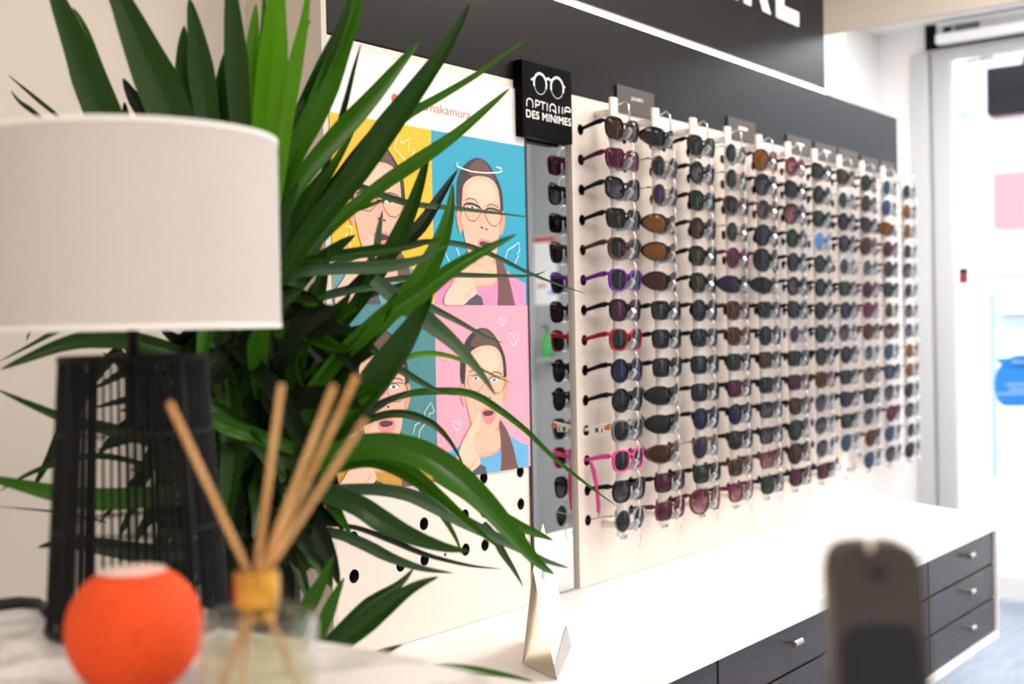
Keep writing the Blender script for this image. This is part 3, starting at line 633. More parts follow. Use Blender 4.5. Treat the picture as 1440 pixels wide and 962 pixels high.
TAB = ['wkb sup ckf skk wtk wvk wkp wrk rkn rkk wok wpk wkf rsk', 'pkk rgk rgv pky pky pkb skk skk skk pkk pkk ptb skp sup', 'wkg rkf wkg rkb wkG wkG rkk skk skk skk rkn agv skg bbm',
       'rsg rgg wtk rgg rup pkv wbb wbb skg skp rkn wkk sbG cum', 'aby akf rtf akv bkk pkk skk rkk skb skk skf skf sbm ckg', 'rum ckk akm rkg rkk rkf ckk rsv skk skp wkb akg akb ckp',
       'ckg rkk wkg rsl rkg rkk rkk rkg rkg wbb asf asf asf skp', 'ckb rsg rkk rkv rsv skg rkv asf rkk skk ckn skg asu ---', 'rkg rtg ckk atb rsf ruk rup rbb rsf rtf wkg asf rbb asu',
       'rsu asu pty rup rtk wkg rgg rbf asu wku asf rup asu asf', 'rsg rgy rgy rsg asf rsv rgf rsf rgy rgy asg asf rsg asg']
for i, row in enumerate(TAB):
    for j, code in enumerate(row.split()):
        if code == '---': continue
        sh, fr, le = code
        fm, ln, tm = glasses_meshes(sh, fr, le)
        nm = '%s %s sunglasses with %s lenses' % (FR[fr][0], SH[sh][0], LE[le][0])
        r = empty('sunglasses', (XC[i] + random.uniform(-.001, .001), PY - .072, ROWZ[j] + random.uniform(-.002, .001)), '%s, column %d from the mirror, %s row' % (nm, i + 1, ORD[j]) if len(nm.split()) <= 8 else '%s, column %d from mirror, %s row' % (nm, i + 1, ORD[j]), 'sunglasses', 'sunglasses on the display wall')
        r.rotation_euler = (random.uniform(-.03, .03) + .03, 0, random.uniform(-.025, .025))
        child('front_frame', fm, r); child('lens', ln[0], r); child('lens', ln[1], r); child('temple', tm[0], r); child('temple', tm[1], r)
        if i == 0 and j == 11:
            s = MB().tube([(-HS - .003, .06, -.004), (-HS - .005, .052, -.02), (-HS - .003, .046, -.05), (-HS + .002, .044, -.09), (-HS + .004, .045, -.108)], [.0035, .005, .004, .0045, .004], 'fr_p', 8)
            s.tube([(-HS + .004, .045, -.108), (-HS + .0045, .045, -.118)], [.0035, .001], 'chrome', 8)
            o = s.build('neck_strap', smooth=True); o.parent = r
            tag(o, 'magenta neck strap hanging down from the temple')
        if i == 0 and j == 10:
            s = MB().box((-.0670, .022, -.0045), (-.0665, .05, .0085), 'paper').box((-.0673, .036, -.003), (-.0671, .044, .006), 'ink').box((-.0673, .026, -.003), (-.0671, .029, .006), 'ink')
            o = s.build('price_label'); o.parent = r
            mat('orange', 'e07a28', .4); o = MB().box((-.0690, .008, .004), (-.0655, .02, .0135), 'orange').build('hinge_cover'); o.parent = r

# ------------------------------------------------------------------ worktop and drawer cabinets
FY = onZ(1173, 830, CZ).y * .4 + onZ(895, 962, CZ).y * .3 + onZ(1400, 733, CZ).y * .3
c1 = onZ(1346, 717, CZ); c2 = onZ(1405, 731, CZ); cw = onY(1240, 697, PY)
print('FY', FY, onZ(1173, 830, CZ), onZ(895, 962, CZ), c1, c2, cw)
TK = .027
TX0 = DX0 - .02
poly = [(TX0, WY - .002, CZ), (TX0, FY, CZ), (c2.x, FY, CZ), (c2.x + .02, FY + .02, CZ), (c1.x, max(c1.y, FY + .15), CZ), (cw.x, PY + .1, CZ), (cw.x, WY - .002, CZ)]
cwx = min(cw.x, DX1 - .02)
tag(MB().prism(poly, (0, 0, -TK), 'laminate_white').build('worktop', bevel=.0015), 'long white laminate worktop under the sunglasses panels', 'worktop')
CH = .305
zb = CZ - CH
ux = [onY(1011, 945, FY + .012).x + .498 * k for k in (-2, -1, 0, 1, 2)]
xr = onY(1399, 800, FY + .012).x; U = (xr - ux[2]) / 3
names = ['dark wood three-drawer cabinet, leftmost of the units under the worktop', 'dark wood drawer cabinet at the leftmost end of the worktop, mostly below view', 'dark wood drawer cabinet under the worktop, left of the grey handset', 'dark wood drawer cabinet largely hidden behind the upright grey handset', 'dark wood drawer cabinet at the street end of the worktop']
for k in range(-1, 3):
    xa, xb = ux[2] + U * k, ux[2] + U * (k + 1)
    r = empty('drawer_cabinet', ((xa + xb) / 2, FY + .2, zb), names[k + 2], 'cabinet', 'drawer cabinets under the worktop')
    last = k == 2
    bd = MB().box((xa + .001, FY + .034, zb), (xb - .001, WY - .001, CZ - TK - .001), 'wood_dark')
    part(bd, 'body', r)
    fr_ = MB().box((xa, FY + .006, zb - .018), (xb + (.012 if last else 0), WY - .001, zb - .001), 'laminate_white')
    if last: fr_.box((xb + .001, FY + .006, zb - .001), (xb + .012, WY - .001, CZ - TK - .001), 'laminate_white')
    part(fr_, 'base_panel', r)
    hh = (CZ - TK - zb) / 3
    for q in range(3):
        z0 = zb + hh * q
        d = part(MB().box((xa + .003, FY + .014, z0 + .002), (xb - .003, FY + .033, z0 + hh - .003), 'wood_dark'), 'drawer', r, bevel=.001)
        xc = (xa + xb) / 2 + .025; zc = z0 + hh * .62
        h_ = MB().tube([(xc - .017, FY + .0, zc), (xc + .017, FY + .0, zc)], .0065, 'brushed', 12).tube([(xc, FY + .0, zc), (xc, FY + .0135, zc)], .004, 'brushed', 8).build('knob', smooth=True)
        h_.parent = d
# wall brackets hold the hanging unit

# folded card on the worktop
A = atD(750, 803, 1.87); B = atD(764, 737, 1.985); D = onZ(784, 956, CZ + .001); Cc = onZ(804, 912, CZ + .001); E = onZ(735, 933, CZ + .001); Fq = E + (Cc - D)
r = empty('folded_card', (D + E) / 2, 'white folded paper tent card standing on the white worktop', 'card')
th = Vector((-.0006, .0003, 0))
part(MB().prism([A, B, Cc, D], th, 'paper'), 'front_sheet', r)
part(MB().prism([A + th * 1.2, B + th * 1.2, Fq, E], th, 'paper_cream'), 'back_sheet', r)
part(MB().flat([D + (E - D) * .02, Cc + (Fq - Cc) * .02, Fq, E], 'paper_cream'), 'bottom_flap', r)
mb = MB(); nrm = (B - A).cross(D - A).normalized()
if nrm.dot(CAM - A) < 0: nrm = -nrm
def cardp(u, v): return A.lerp(B, u).lerp(D.lerp(Cc, u), v) + nrm * .0006
mb.flat([cardp(0.0, .86), cardp(1, .80), cardp(1, .985), cardp(0.0, .99)], 'paper_grey')
for k in range(7): mb.flat([cardp(.2, .52 + k * .04), cardp(.8, .49 + k * .04), cardp(.8, .495 + k * .04), cardp(.2, .525 + k * .04)], 'ink_faint')
mb.flat([cardp(.35, .2), cardp(.5, .17), cardp(.65, .2), cardp(.5, .27)], 'ink_faint')
part(mb, 'printing', r)

# ------------------------------------------------------------------ reception desk
DZ = CZ * 0 + CAMZ - .258
pts = [onZ(-160, 832, DZ), onZ(0, 842, DZ), onZ(200, 868, DZ), onZ(440, 898, DZ), onZ(560, 917, DZ), onZ(740, 962, DZ), onZ(1240, 1110, DZ)]
d = (pts[-1] - pts[-2]).normalized()
pts.append(pts[-1] + d * .15); last = pts[-1]
poly = [Vector((p.x, p.y, DZ)) for p in pts] + [Vector((last.x - .5, last.y - .05, DZ)), Vector((-.12, .25, DZ)), Vector((-.25, pts[0].y, DZ))]
r = empty('reception_desk', (.3, .5, 0), 'pale marble-topped reception desk in front of the plant', 'desk')
part(MB().prism(poly, (0, 0, -.035), 'marble'), 'desktop', r, bevel=.004)
cen = sum(poly, Vector()) / len(poly)
part(MB().prism([cen.lerp(p, .9) + Vector((0, 0, -.0355)) for p in poly], (0, 0, -(DZ - .036)), 'paint_white'), 'base', r)

# ------------------------------------------------------------------ table lamp
LD = 1.12; L0 = atD(192, 700, LD); lx, ly = L0.x, L0.y
r = empty('table_lamp', (lx, ly, DZ), 'table lamp with white drum shade on a black wire cage base', 'lamp')
k = LD / 1.19
sb, stp = CAMZ + .0095 * k, CAMZ + .189 * k; R = .137 * k * 1.02
prof = [(R, sb), (R, stp), (R - .0015, stp), (R - .0015, sb), (R, sb)]
part(MB().lathe(prof, 'linen', 72, (lx, ly, 0)), 'lamp_shade', r, smooth=True)
for z_ in (stp - .001, sb + .001):
    part(MB().lathe([(R + .0006, z_ - .002), (R + .0006, z_ + .002), (R - .002, z_ + .002), (R - .002, z_ - .002), (R + .0006, z_ - .002)], 'paper', 72, (lx, ly, 0)), 'shade_trim', r, smooth=True)
ct = CAMZ - .017; cb = DZ
rt_, rb_ = .063, .078
cage = MB()
for a, z, rr, t_ in ((rt_, ct, 0, .003), (rb_, cb + .004, 0, .0035), (rt_ + (rb_ - rt_) * .27, ct + (cb - ct) * .27, 0, .0015), (rt_ + (rb_ - rt_) * .62, ct + (cb - ct) * .62, 0, .0015)):
    part(MB().lathe([(a + t_ * math.cos(q * PI / 4), z + t_ * math.sin(q * PI / 4)) for q in range(9)], 'black_metal', 64, (lx, ly, 0)), 'cage_ring', r, smooth=True)
wr = MB()
for q in range(60):
    a = 2 * PI * q / 60 + .02; tk = .0016 if q % 15 else .0035; a2 = a + random.uniform(-.02, .02)
    wr.tube([(lx + rt_ * math.cos(a), ly + rt_ * math.sin(a), ct), (lx + rb_ * math.cos(a2), ly + rb_ * math.sin(a2), cb + .004)], tk, 'black_metal', 6)
part(wr, 'cage_wires', r)
part(MB().tube([(lx, ly, ct - .06), (lx, ly, sb + .05)], .0052, 'black_metal', 12).lathe([(0, ct - .003), (.03, ct - .003), (.03, ct + .001), (0, ct + .001)], 'black_metal', 24, (lx, ly, 0)).tube([(lx - .064, ly, ct), (lx + .064, ly, ct)], .003, 'black_metal').tube([(lx, ly - .064, ct), (lx, ly + .064, ct)], .003, 'black_metal'), 'pole', r, smooth=True)
part(MB().lathe([(0, sb + .05), (.014, sb + .05), (.014, sb + .09), (.028, sb + .11), (.03, sb + .13), (.022, sb + .152), (0, sb + .158)], 'paper', 24, (lx, ly, 0)), 'bulb', r, smooth=True)
spk = MB()
for q in range(3):
    a = q * 2 * PI / 3; spk.tube([(lx, ly, sb + .052), (lx + (R - .001) * math.cos(a), ly + (R - .001) * math.sin(a), stp - .02)], .0012, 'black_metal', 6)
part(spk, 'shade_holder', r)

# cord on the desk
z = DZ + .0045
cp = [onZ(x, y, z) for x, y in ((-70, 872), (-30, 858), (0, 852), (30, 848), (58, 850), (66, 862))]
tag(MB().tube(cp, .0045, 'black_rubber', 8).tube([p + Vector((0.004, .011, 0.0)) for p in cp[:-1]], .0045, 'black_rubber', 8).build('power_cord', smooth=True), 'black power cord lying on the desk left of the wire lamp base', 'cord')

# ------------------------------------------------------------------ round speaker
S0 = atD(189, 890, .92); c = Vector((S0.x, S0.y, DZ))
r = empty('smart_speaker', c, 'small orange fabric-covered ball speaker on the marble desk', 'speaker')
prof = []
Rr = .0495; Hh = .088
for q in range(25):
    a = -PI / 2 + PI * q / 24; rr = Rr * math.cos(a) ** .86 if math.cos(a) > 0 else 0; zz = Hh / 2 + (Hh / 2 + .003) * math.sin(a)
    prof.append((rr, min(max(zz, .0), Hh - .0015)))
prof = [(max(a, 0), b_) for a, b_ in prof]
part(MB().lathe(prof, 'knit_orange', 64, c), 'fabric_shell', r, smooth=True)
part(MB().lathe([(0, Hh - .0012), (.024, Hh - .0012), (.0245, Hh - .0004), (.022, Hh + .0005), (0, Hh + .0005)], 'speaker_top', 48, c), 'touch_top', r, smooth=True)

# ------------------------------------------------------------------ reed diffuser
BD = .835; B0 = atD(364, 940, BD); c = Vector((B0.x, B0.y, DZ))
r = empty('diffuser_bottle', c, 'clear glass diffuser bottle with gold neck beside the orange speaker', 'bottle')
part(MB().lathe([(0, .0), (.036, .0), (.0395, .003), (.0395, .066), (.0375, .072), (.03, .0755), (.0135, .077), (.0125, .085), (.0105, .085), (.0105, .078), (.0125, .0752), (.029, .0732), (.0355, .07), (.037, .065), (.037, .008), (.034, .006), (0, .006)], 'bottle_glass', 56, c), 'glass_body', r, smooth=True)
part(MB().lathe([(0, .0065), (.0338, .0065), (.0366, .0085), (.0366, .05), (0, .05)], 'scent_liquid', 56, c), 'scent', r, smooth=True)
part(MB().lathe([(.0128, .0775), (.0145, .0775), (.0148, .079), (.0148, .1005), (.0142, .102), (.0085, .102), (.0085, .0995), (.0128, .0995), (.0128, .0775)], 'gold', 40, c), 'gold_collar', r, smooth=True)
tips = [((238, 566), -.012, 'reed stick leaning furthest left, out of the glass bottle'), ((396, 540), .01, 'reed stick standing nearly upright in the bottle, second from left'), ((470, 542), -.005, 'reed stick in the bottle, third from left, leaning right'), ((502, 528), .008, 'reed stick with the highest tip, leaning right from the bottle'), ((513, 592), -.03, 'brownish reed stick leaning furthest right, low over the poster')]
for q, ((x, y), dd, lb) in enumerate(tips):
    tip = atD(x, y, BD + dd); neck = c + Vector((0, 0, .1)); tgt = neck + (RT * ((-.0055, -.001, .0035, .005, .007)[q])) + FW * ((.0, .004, -.004, .003, -.005)[q])
    dr = (tgt - tip).normalized(); t_ = (DZ + .012 - tip.z) / dr.z; end = tip + dr * t_
    rad = Vector((end.x - c.x, end.y - c.y)); 
    if rad.length > .031: end = tip + dr * (t_ * (1 - .0)) ; k_ = .031 / rad.length; end = Vector((c.x + rad.x * k_, c.y + rad.y * k_, end.z))
    tag(MB().tube([tip, tgt, end], .0021 if q != 4 else .0019, 'reed', 10).build('reed_stick', smooth=True), lb, 'reed stick', 'reed sticks in the bottle')

# ------------------------------------------------------------------ handset on the desk
HD = .64
hc = atD(1247, 860, HD); hz0 = DZ
top = atD(1240, 772, HD).z
r = empty('phone_handset', (hc.x, hc.y, DZ), 'dark grey rounded handset standing upright at the right end of the desk', 'phone')
u = Vector((RT.x, RT.y, 0)).normalized(); n_ = Vector((FW.x, FW.y, 0)).normalized()
w0 = 67 / F * HD
def hp(x, z, dpt=0): return Vector((hc.x, hc.y, 0)) + u * x + n_ * dpt + Vector((0, 0, z))
out = []
H_ = top - (DZ + .012)
for q in range(33):
    a = PI * q / 32; ca, sa = math.cos(a), math.sin(a)
    out.append((w0 * math.copysign(abs(ca) ** .45, ca), top - .03 + .03 * abs(sa) ** .55))
out = [(w0 * 1.08, DZ + .012)] + out + [(-w0 * 1.08, DZ + .012)]
tlt = lambda z: (z - DZ) * .12
part(MB().prism([hp(x, z, tlt(z)) for x, z in out], n_ * .02, 'handset_grey'), 'body', r, bevel=.004, seg=3)
ins = [(x * .86, DZ + .02 + (z - DZ - .012) * .62) for x, z in out]
part(MB().prism([hp(x, z, tlt(z) - .001) for x, z in ins], n_ * .0009, 'handset_screen'), 'screen', r)
cir = lambda R_, cz_, off, th_, m, mb: mb.prism([hp(R_ * math.cos(q * PI / 16), cz_ + R_ * math.sin(q * PI / 16), tlt(cz_) - off) for q in range(32)], n_ * th_, m)
mb = MB(); cir(.0095, top - .016, .0006, .0005, 'handset_grey', mb); cir(.004, top - .016, .0012, .001, 'handset_edge', mb); part(mb, 'earpiece', r)
mb = MB(); mb.tube([hp(-.004, top - .002, tlt(top) - .004), hp(-.004, top + .0015, tlt(top) + .004)], .002, 'brushed', 12); part(mb, 'top_button', r, smooth=True)
part(MB().prism([hp(x, DZ, y) for x, y in ((-.036, -.025), (.036, -.025), (.036, .05), (-.036, .05))], (0, 0, .024), 'handset_edge'), 'cradle', r, bevel=.006, seg=3)

# ------------------------------------------------------------------ plant
PZc = 1.50
pc0 = atD(345, 620, PZc)
r = empty('yucca_plant', (pc0.x, pc0.y, 0), 'large potted yucca with long pointed green leaves behind the desk', 'plant')
part(MB().lathe([(0, 0), (.13, 0), (.16, .03), (.19, .38), (.2, .4), (.185, .4), (.175, .37), (0, .365)], 'pot_grey', 40, (pc0.x, pc0.y, 0)), 'pot', r, smooth=True)
part(MB().lathe([(0, .368), (.17, .366), (.17, .372), (0, .378)], 'soil', 30, (pc0.x, pc0.y, 0)), 'soil', r)
tk = MB()
for (dx, dy, tx, ty, tz) in ((-.02, 0, 330, 460, 1.52), (.04, .03, 400, 640, 1.50)):
    tp = atD(tx, ty, tz); b0 = Vector((pc0.x + dx, pc0.y + dy, .36))
    tk.tube([b0, b0.lerp(tp, .35) + Vector((.01, .0, 0)), b0.lerp(tp, .7), tp], [.032, .028, .026, .02], 'bark', 12)
part(tk, 'trunk', r, smooth=True)
LF = MB(); UVS = []
def leaf(pts, wpx, z0, z1, m='leaf_mid', twist=0.0, fold=.22, bulge=None, zbow=0):
    """pts: tip first, base last, along the leaf in photo pixels; z0 tip depth, z1 base depth"""
    P3 = []; N = len(pts)
    L = [0]
    for a, b_ in zip(pts, pts[1:]): L.append(L[-1] + math.hypot(b_[0] - a[0], b_[1] - a[1]))
    for (x, y), l in zip(pts, L):
        t = l / L[-1]; P3.append(atD(x, y, z0 + (z1 - z0) * t - zbow * math.sin(PI * t)))
    # resample catmull
    out = []
    for i in range(N - 1):
        p0 = P3[max(i - 1, 0)]; p1 = P3[i]; p2 = P3[i + 1]; p3 = P3[min(i + 2, N - 1)]
        for j in range(5):
            t = j / 5; out.append(.5 * ((2 * p1) + (p2 - p0) * t + (2 * p0 - 5 * p1 + 4 * p2 - p3) * t * t + (3 * p1 - p0 - 3 * p2 + p3) * t ** 3))
    out.append(P3[-1]); n = len(out); vs = []; uv = []
    for i, p in enumerate(out):
        t = i / (n - 1)
        tan = (out[min(i + 1, n - 1)] - out[max(i - 1, 0)]).normalized(); view = (p - CAM).normalized()
        side = tan.cross(view).normalized(); nv = side.cross(tan).normalized()
        a = twist * (1 - t); side2 = side * math.cos(a) + nv * math.sin(a); nv2 = nv * math.cos(a) - side * math.sin(a)
        wd = .93 * min(1, (t / .5) ** .78) * (1 - .35 * max(0, (t - .55) / .45) ** 1.5)
        w_ = wpx / 2 / F * (p - CAM).length * wd / max(.35, abs(math.cos(a)))
        if i == 0: w_ = .0001
        vs += [p - side2 * w_ - nv2 * w_ * fold, p - side2 * w_ * .45, p + nv2 * w_ * fold * .35, p + side2 * w_ * .45, p + side2 * w_ - nv2 * w_ * fold]
    fs = []
    for i in range(n - 1):
        for k in range(4): fs.append((5 * i + k, 5 * i + k + 1, 5 * i + k + 6, 5 * i + k + 5))
    LF.add(vs, fs, m)
    for i in range(n - 1):
        for k in range(4): UVS.append(((k * .25, i / n), ((k + 1) * .25, i / n), ((k + 1) * .25, (i + 1) / n), (k * .25, (i + 1) / n)))
D_, Mi, Br, Gy, Dk = 'leaf_deep', 'leaf_mid', 'leaf_bright', 'leaf_grey', 'leaf_dark'
LV = [
 ([(60, -50), (82, 0), (112, 75), (139, 150), (200, 310), (280, 430)], 46, 1.42, 1.5, D_), ([(102, 10), (120, 45), (150, 130), (225, 300), (290, 430)], 20, 1.45, 1.52, Mi),
 ([(140, -70), (170, 0), (203, 75), (238, 155), (290, 300), (320, 430)], 62, 1.40, 1.5, D_), ([(120, -60), (160, 0), (190, 80), (215, 155), (280, 320)], 24, 1.43, 1.5, Mi),
 ([(173, 110), (185, 132), (205, 165), (260, 280)], 22, 1.5, 1.52, Dk), ([(175, 143), (177, 165), (190, 240)], 10, 1.5, 1.52, Dk),
 ([(259, 35), (257, 80), (264, 150), (290, 300)], 28, 1.46, 1.52, D_), ([(266, -4), (278, 60), (290, 150), (315, 330)], 38, 1.42, 1.5, D_),
 ([(316, 72), (310, 120), (312, 180), (330, 330)], 24, 1.5, 1.52, D_), ([(324, -60), (326, 0), (332, 80), (338, 170), (345, 330)], 34, 1.43, 1.5, D_),
 ([(360, 4), (356, 60), (352, 150), (350, 320)], 26, 1.48, 1.52, Br), ([(372, -60), (371, 20), (368, 90), (360, 200)], 10, 1.47, 1.52, Mi),
 ([(392, -90), (388, 0), (383, 90), (374, 180), (362, 330)], 44, 1.42, 1.5, Br), ([(436, -30), (428, 30), (416, 90), (402, 180), (382, 330)], 22, 1.42, 1.5, Br),
 ([(437, 27), (428, 48), (414, 100), (400, 170)], 8, 1.5, 1.52, D_), ([(428, 140), (418, 165), (400, 215), (380, 280)], 24, 1.48, 1.52, Gy),
 ([(515, -50), (500, 10), (476, 75), (447, 150), (412, 220), (372, 320)], 36, 1.48, 1.5, Mi), ([(500, -30), (482, 30), (460, 80), (430, 140), (400, 210)], 20, 1.46, 1.5, D_),
 ([(508, 60), (498, 95), (484, 150), (465, 215), (430, 300)], 9, 1.52, 1.52, Dk), ([(590, 57), (562, 90), (520, 140), (470, 195), (425, 250), (380, 330)], 30, 1.52, 1.5, Mi),
 ([(582, 118), (545, 160), (500, 215), (455, 275), (410, 340)], 11, 1.58, 1.54, Dk), ([(661, 4), (632, 60), (590, 120), (545, 180), (500, 245), (440, 320), (390, 400)], 38, 1.52, 1.48, D_),
 ([(742, 54), (712, 75), (670, 105), (620, 135), (570, 165), (520, 215), (450, 300), (390, 380)], 13, 1.62, 1.52, Mi), ([(717, 124), (690, 148), (640, 190), (590, 225), (535, 262), (470, 315), (400, 390)], 22, 1.6, 1.5, Mi),
 ([(603, 210), (594, 245), (575, 300), (545, 360), (500, 430), (440, 500)], 26, 1.62, 1.54, D_), ([(644, 238), (620, 275), (590, 320), (550, 355), (490, 410)], 22, 1.66, 1.56, Dk),
 ([(637, 258), (632, 300), (618, 345), (590, 395), (540, 450), (480, 520)], 32, 1.6, 1.52, Mi), ([(748, 306), (700, 300), (640, 293), (580, 287), (535, 274), (500, 262), (450, 268), (400, 300)], 11, 1.68, 1.55, Gy),
 ([(545, 280), (515, 290), (480, 300), (440, 325), (400, 360)], 14, 1.56, 1.52, Mi), ([(538, 295), (533, 320), (528, 350), (510, 385)], 11, 1.56, 1.54, Gy),
 ([(727, 329), (690, 347), (640, 375), (590, 412), (540, 445), (480, 500), (430, 560)], 30, 1.45, 1.45, Mi),
 ([(824, 413), (785, 400), (740, 382), (700, 362), (655, 345), (600, 340), (540, 350), (470, 372), (400, 400)], 9, 1.72, 1.55, Gy), ([(768, 381), (745, 388), (690, 388), (620, 387), (560, 392), (500, 402), (430, 420)], 9, 1.75, 1.56, Gy),
 ([(640, 390), (600, 393), (550, 405), (500, 425), (430, 460)], 8, 1.68, 1.56, Dk), ([(620, 335), (580, 345), (530, 352), (470, 360), (410, 372)], 18, 1.55, 1.5, D_), ([(628, 345), (590, 365), (540, 375), (470, 378), (400, 385)], 20, 1.5, 1.5, Gy),
 ([(697, 556), (672, 520), (640, 485), (605, 455), (570, 430), (540, 405), (525, 392)], 28, 1.5, 1.5, Gy), ([(708, 483), (680, 472), (640, 450), (600, 430), (560, 412), (520, 405), (450, 420)], 12, 1.62, 1.54, Gy),
 ([(722, 540), (695, 528), (660, 511), (630, 500), (600, 497), (565, 505), (530, 527), (500, 550), (470, 580)], 9, 1.64, 1.56, Br), ([(642, 556), (615, 549), (580, 530), (545, 508), (510, 480), (470, 450)], 13, 1.6, 1.52, Gy),
 ([(869, 713), (830, 685), (780, 645), (740, 606), (700, 575), (665, 555), (625, 550), (570, 555), (510, 580), (450, 620)], 12, 1.74, 1.52, Mi),
 ([(612, 400), (590, 440), (555, 490), (515, 545), (470, 600), (420, 680)], 42, 1.47, 1.47, D_), ([(600, 440), (570, 495), (530, 545), (490, 590), (440, 640)], 30, 1.5, 1.5, Gy), ([(560, 410), (520, 470), (475, 530), (430, 600), (390, 680)], 40, 1.45, 1.47, D_),
 ([(655, 662), (640, 632), (622, 608), (600, 592), (565, 582), (525, 588), (480, 615), (430, 655)], 13, 1.6, 1.5, D_), ([(576, 549), (545, 563), (510, 583), (470, 615), (430, 660)], 18, 1.55, 1.48, Dk),
 ([(780, 808), (755, 790), (720, 750), (680, 705), (635, 665), (590, 638), (540, 627), (490, 632), (430, 655)], 44, 1.48, 1.46, Mi), ([(778, 760), (755, 750), (720, 735), (670, 705), (610, 670)], 18, 1.6, 1.55, Mi),
 ([(800, 799), (765, 788), (710, 762), (660, 738), (610, 712), (570, 695), (520, 688), (450, 690)], 22, 1.56, 1.5, Gy), ([(736, 825), (722, 800), (706, 775), (694, 752), (680, 735)], 12, 1.58, 1.55, Gy),
 ([(700, 770), (660, 735), (620, 700), (580, 668), (540, 650), (505, 648), (450, 665)], 26, 1.5, 1.46, Mi), ([(661, 775), (625, 770), (580, 755), (540, 735), (505, 712), (460, 695), (420, 690)], 34, 1.45, 1.45, D_),
 ([(705, 800), (660, 795), (600, 780), (550, 760), (500, 742), (440, 735)], 9, 1.55, 1.5, Dk), ([(638, 806), (595, 800), (550, 785), (510, 765), (470, 750), (410, 745)], 18, 1.5, 1.48, Gy),
 ([(650, 782), (640, 755), (620, 722), (600, 695), (575, 670)], 10, 1.58, 1.52, Mi), ([(617, 811), (580, 828), (540, 858), (505, 885), (465, 915), (430, 950)], 32, 1.42, 1.4, D_),
 ([(582, 799), (560, 822), (520, 848), (485, 880), (450, 915)], 20, 1.46, 1.42, D_), ([(484, 812), (470, 840), (456, 875), (445, 910)], 20, 1.42, 1.42, Mi), ([(470, 780), (452, 820), (430, 860), (412, 910)], 24, 1.4, 1.42, Mi),
 ([(566, 906), (545, 914), (515, 924), (480, 930)], 12, 1.4, 1.4, D_), ([(752, 959), (715, 950), (670, 943), (620, 938), (570, 940)], 12, 1.3, 1.35, Mi),
 ([(0, 520), (40, 503), (90, 484), (140, 476), (200, 482), (270, 505), (330, 540)], 28, 1.38, 1.48, D_), ([(-4, 510), (40, 487), (80, 466), (120, 452), (170, 440)], 8, 1.44, 1.5, D_),
 ([(-6, 547), (40, 568), (100, 592), (160, 605), (220, 625), (290, 655)], 18, 1.36, 1.48, D_), ([(-2, 692), (30, 672), (70, 655), (120, 642), (170, 645), (240, 665)], 10, 1.4, 1.5, D_),
 ([(-50, 665), (10, 678), (70, 692), (130, 702), (200, 700), (280, 695), (340, 690)], 32, 1.33, 1.46, Mi), ([(52, 770), (90, 763), (150, 770), (220, 778), (300, 770), (350, 750)], 28, 1.34, 1.44, Dk),
 ([(42, 695), (72, 640), (100, 580), (130, 530), (170, 490)], 22, 1.46, 1.5, Dk), ([(-8, 712), (40, 716), (95, 722), (150, 735)], 3, 1.4, 1.46, Dk),
 ([(11, 105), (30, 121), (55, 142), (90, 172), (140, 230)], 6, 1.5, 1.54, D_), ([(15, 127), (28, 143), (48, 158), (90, 195)], 7, 1.42, 1.5, D_), ([(37, 480), (41, 468), (48, 455), (70, 430)], 6, 1.5, 1.54, D_),
 ([(294, 812), (312, 740), (327, 660), (325, 580), (308, 510), (290, 450)], 38, 1.38, 1.46, D_), ([(415, 760), (405, 690), (400, 600), (398, 500), (390, 430)], 34, 1.42, 1.48, D_), ([(440, 860), (420, 800), (400, 730), (380, 660)], 26, 1.44, 1.48, D_),
 ([(420, 255), (400, 300), (385, 360), (375, 430)], 28, 1.46, 1.5, D_), ([(465, 230), (440, 270), (410, 320), (385, 380)], 30, 1.5, 1.52, D_), ([(500, 180), (470, 230), (430, 290), (390, 350)], 18, 1.56, 1.54, Mi),
 ([(500, 330), (470, 350), (430, 385), (395, 440)], 24, 1.54, 1.5, D_), ([(470, 300), (445, 340), (425, 380), (400, 440)], 26, 1.52, 1.5, Gy),
]
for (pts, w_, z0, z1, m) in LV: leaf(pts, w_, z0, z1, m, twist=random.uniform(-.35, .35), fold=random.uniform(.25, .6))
# the dense heart of the plant
rg = random.Random(3)
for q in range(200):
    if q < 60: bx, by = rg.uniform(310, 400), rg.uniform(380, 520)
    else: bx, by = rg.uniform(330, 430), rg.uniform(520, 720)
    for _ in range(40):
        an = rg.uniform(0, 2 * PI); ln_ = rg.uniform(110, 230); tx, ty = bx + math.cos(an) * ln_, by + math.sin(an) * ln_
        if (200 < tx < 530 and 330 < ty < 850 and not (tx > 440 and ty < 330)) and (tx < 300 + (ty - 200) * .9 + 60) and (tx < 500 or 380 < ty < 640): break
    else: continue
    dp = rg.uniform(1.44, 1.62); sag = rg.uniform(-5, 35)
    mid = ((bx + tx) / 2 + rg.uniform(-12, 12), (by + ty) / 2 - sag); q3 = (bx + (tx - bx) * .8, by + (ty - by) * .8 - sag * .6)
    leaf([(tx, ty), q3, mid, (bx, by)], rg.uniform(18, 36), dp + rg.uniform(-.1, .02), dp, rg.choice((Dk, Dk, D_, D_, Mi, Dk)), twist=rg.uniform(-.6, .6), fold=rg.uniform(.25, .7))
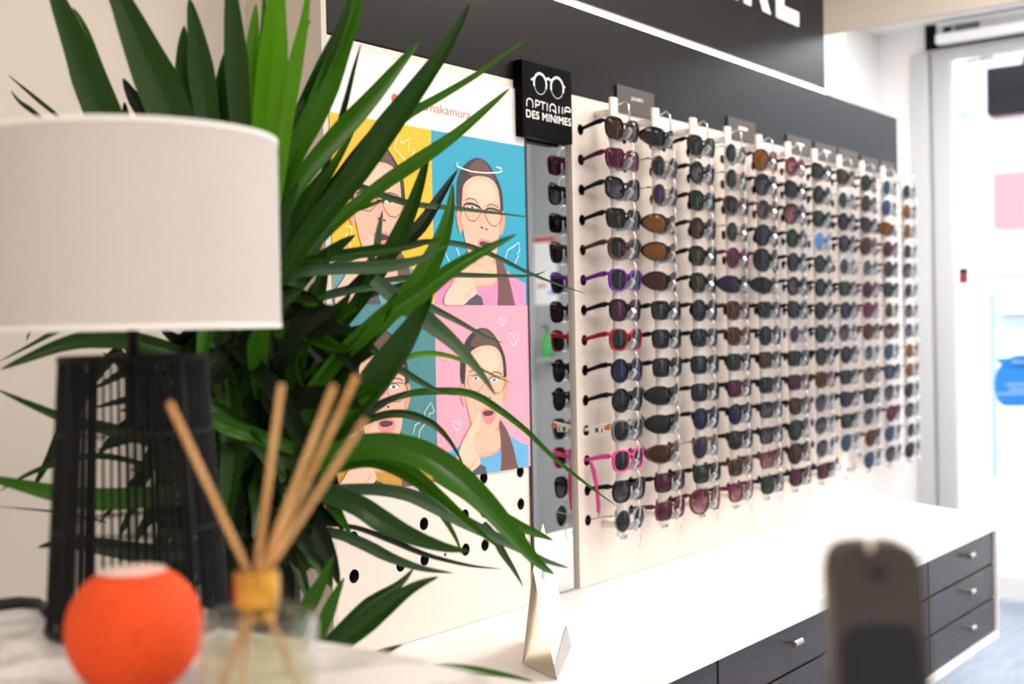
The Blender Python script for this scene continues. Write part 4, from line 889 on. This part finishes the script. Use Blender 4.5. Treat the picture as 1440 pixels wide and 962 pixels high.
for q in range(70):
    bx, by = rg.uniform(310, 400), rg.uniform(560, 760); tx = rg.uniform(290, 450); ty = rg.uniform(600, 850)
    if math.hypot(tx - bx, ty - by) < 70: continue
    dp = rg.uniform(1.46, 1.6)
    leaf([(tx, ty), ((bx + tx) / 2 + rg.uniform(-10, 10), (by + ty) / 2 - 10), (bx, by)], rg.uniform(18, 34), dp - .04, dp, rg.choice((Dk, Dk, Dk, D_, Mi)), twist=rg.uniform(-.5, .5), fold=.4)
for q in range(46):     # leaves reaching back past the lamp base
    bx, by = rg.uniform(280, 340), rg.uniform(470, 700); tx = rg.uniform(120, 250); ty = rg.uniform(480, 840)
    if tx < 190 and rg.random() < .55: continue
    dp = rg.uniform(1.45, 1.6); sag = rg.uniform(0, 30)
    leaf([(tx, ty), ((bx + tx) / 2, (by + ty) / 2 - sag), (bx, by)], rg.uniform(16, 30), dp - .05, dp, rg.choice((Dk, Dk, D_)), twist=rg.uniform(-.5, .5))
me = LF.mesh('foliage', True)
for e in me.edges:
    a, b_ = e.vertices
    if a % 5 == 2 and abs(a - b_) == 5: e.use_edge_sharp = True
o = bpy.data.objects.new('foliage', me); C.objects.link(o); rel(o, r)
uvl = me.uv_layers.new(name='UVMap')
for p, uv in zip(me.polygons, UVS):
    for li, c_ in zip(p.loop_indices, uv): uvl.data[li].uv = c_

# thermostat-like box on the pier side
a = onY(358, 24, WY)
tag(MB().box((a.x - .012, WY - .02, a.z - .02), (a.x + .012, WY - .0005, a.z + .02), 'frame_white').build('wall_switch', bevel=.004), 'tiny grey wall switch high on the cream wall behind the leaves', 'switch')

# ------------------------------------------------------------------ light
w = bpy.data.worlds.new('world'); bpy.context.scene.world = w; w.use_nodes = True
bg = w.node_tree.nodes['Background']; bg.inputs[0].default_value = (.86, .93, 1, 1); bg.inputs[1].default_value = 2.9
s = bpy.context.scene
s.view_settings.view_transform = 'Standard'; s.view_settings.look = 'None'; s.view_settings.gamma = 1; s.view_settings.use_curve_mapping = False
s.view_settings.exposure = 0.4
s.cycles.max_bounces = 7; s.cycles.diffuse_bounces = 4; s.cycles.glossy_bounces = 4; s.cycles.transmission_bounces = 4; s.cycles.transparent_max_bounces = 14
s.cycles.caustics_reflective = False; s.cycles.caustics_refractive = False; s.cycles.sample_clamp_indirect = 6
s.cycles.use_denoising = True
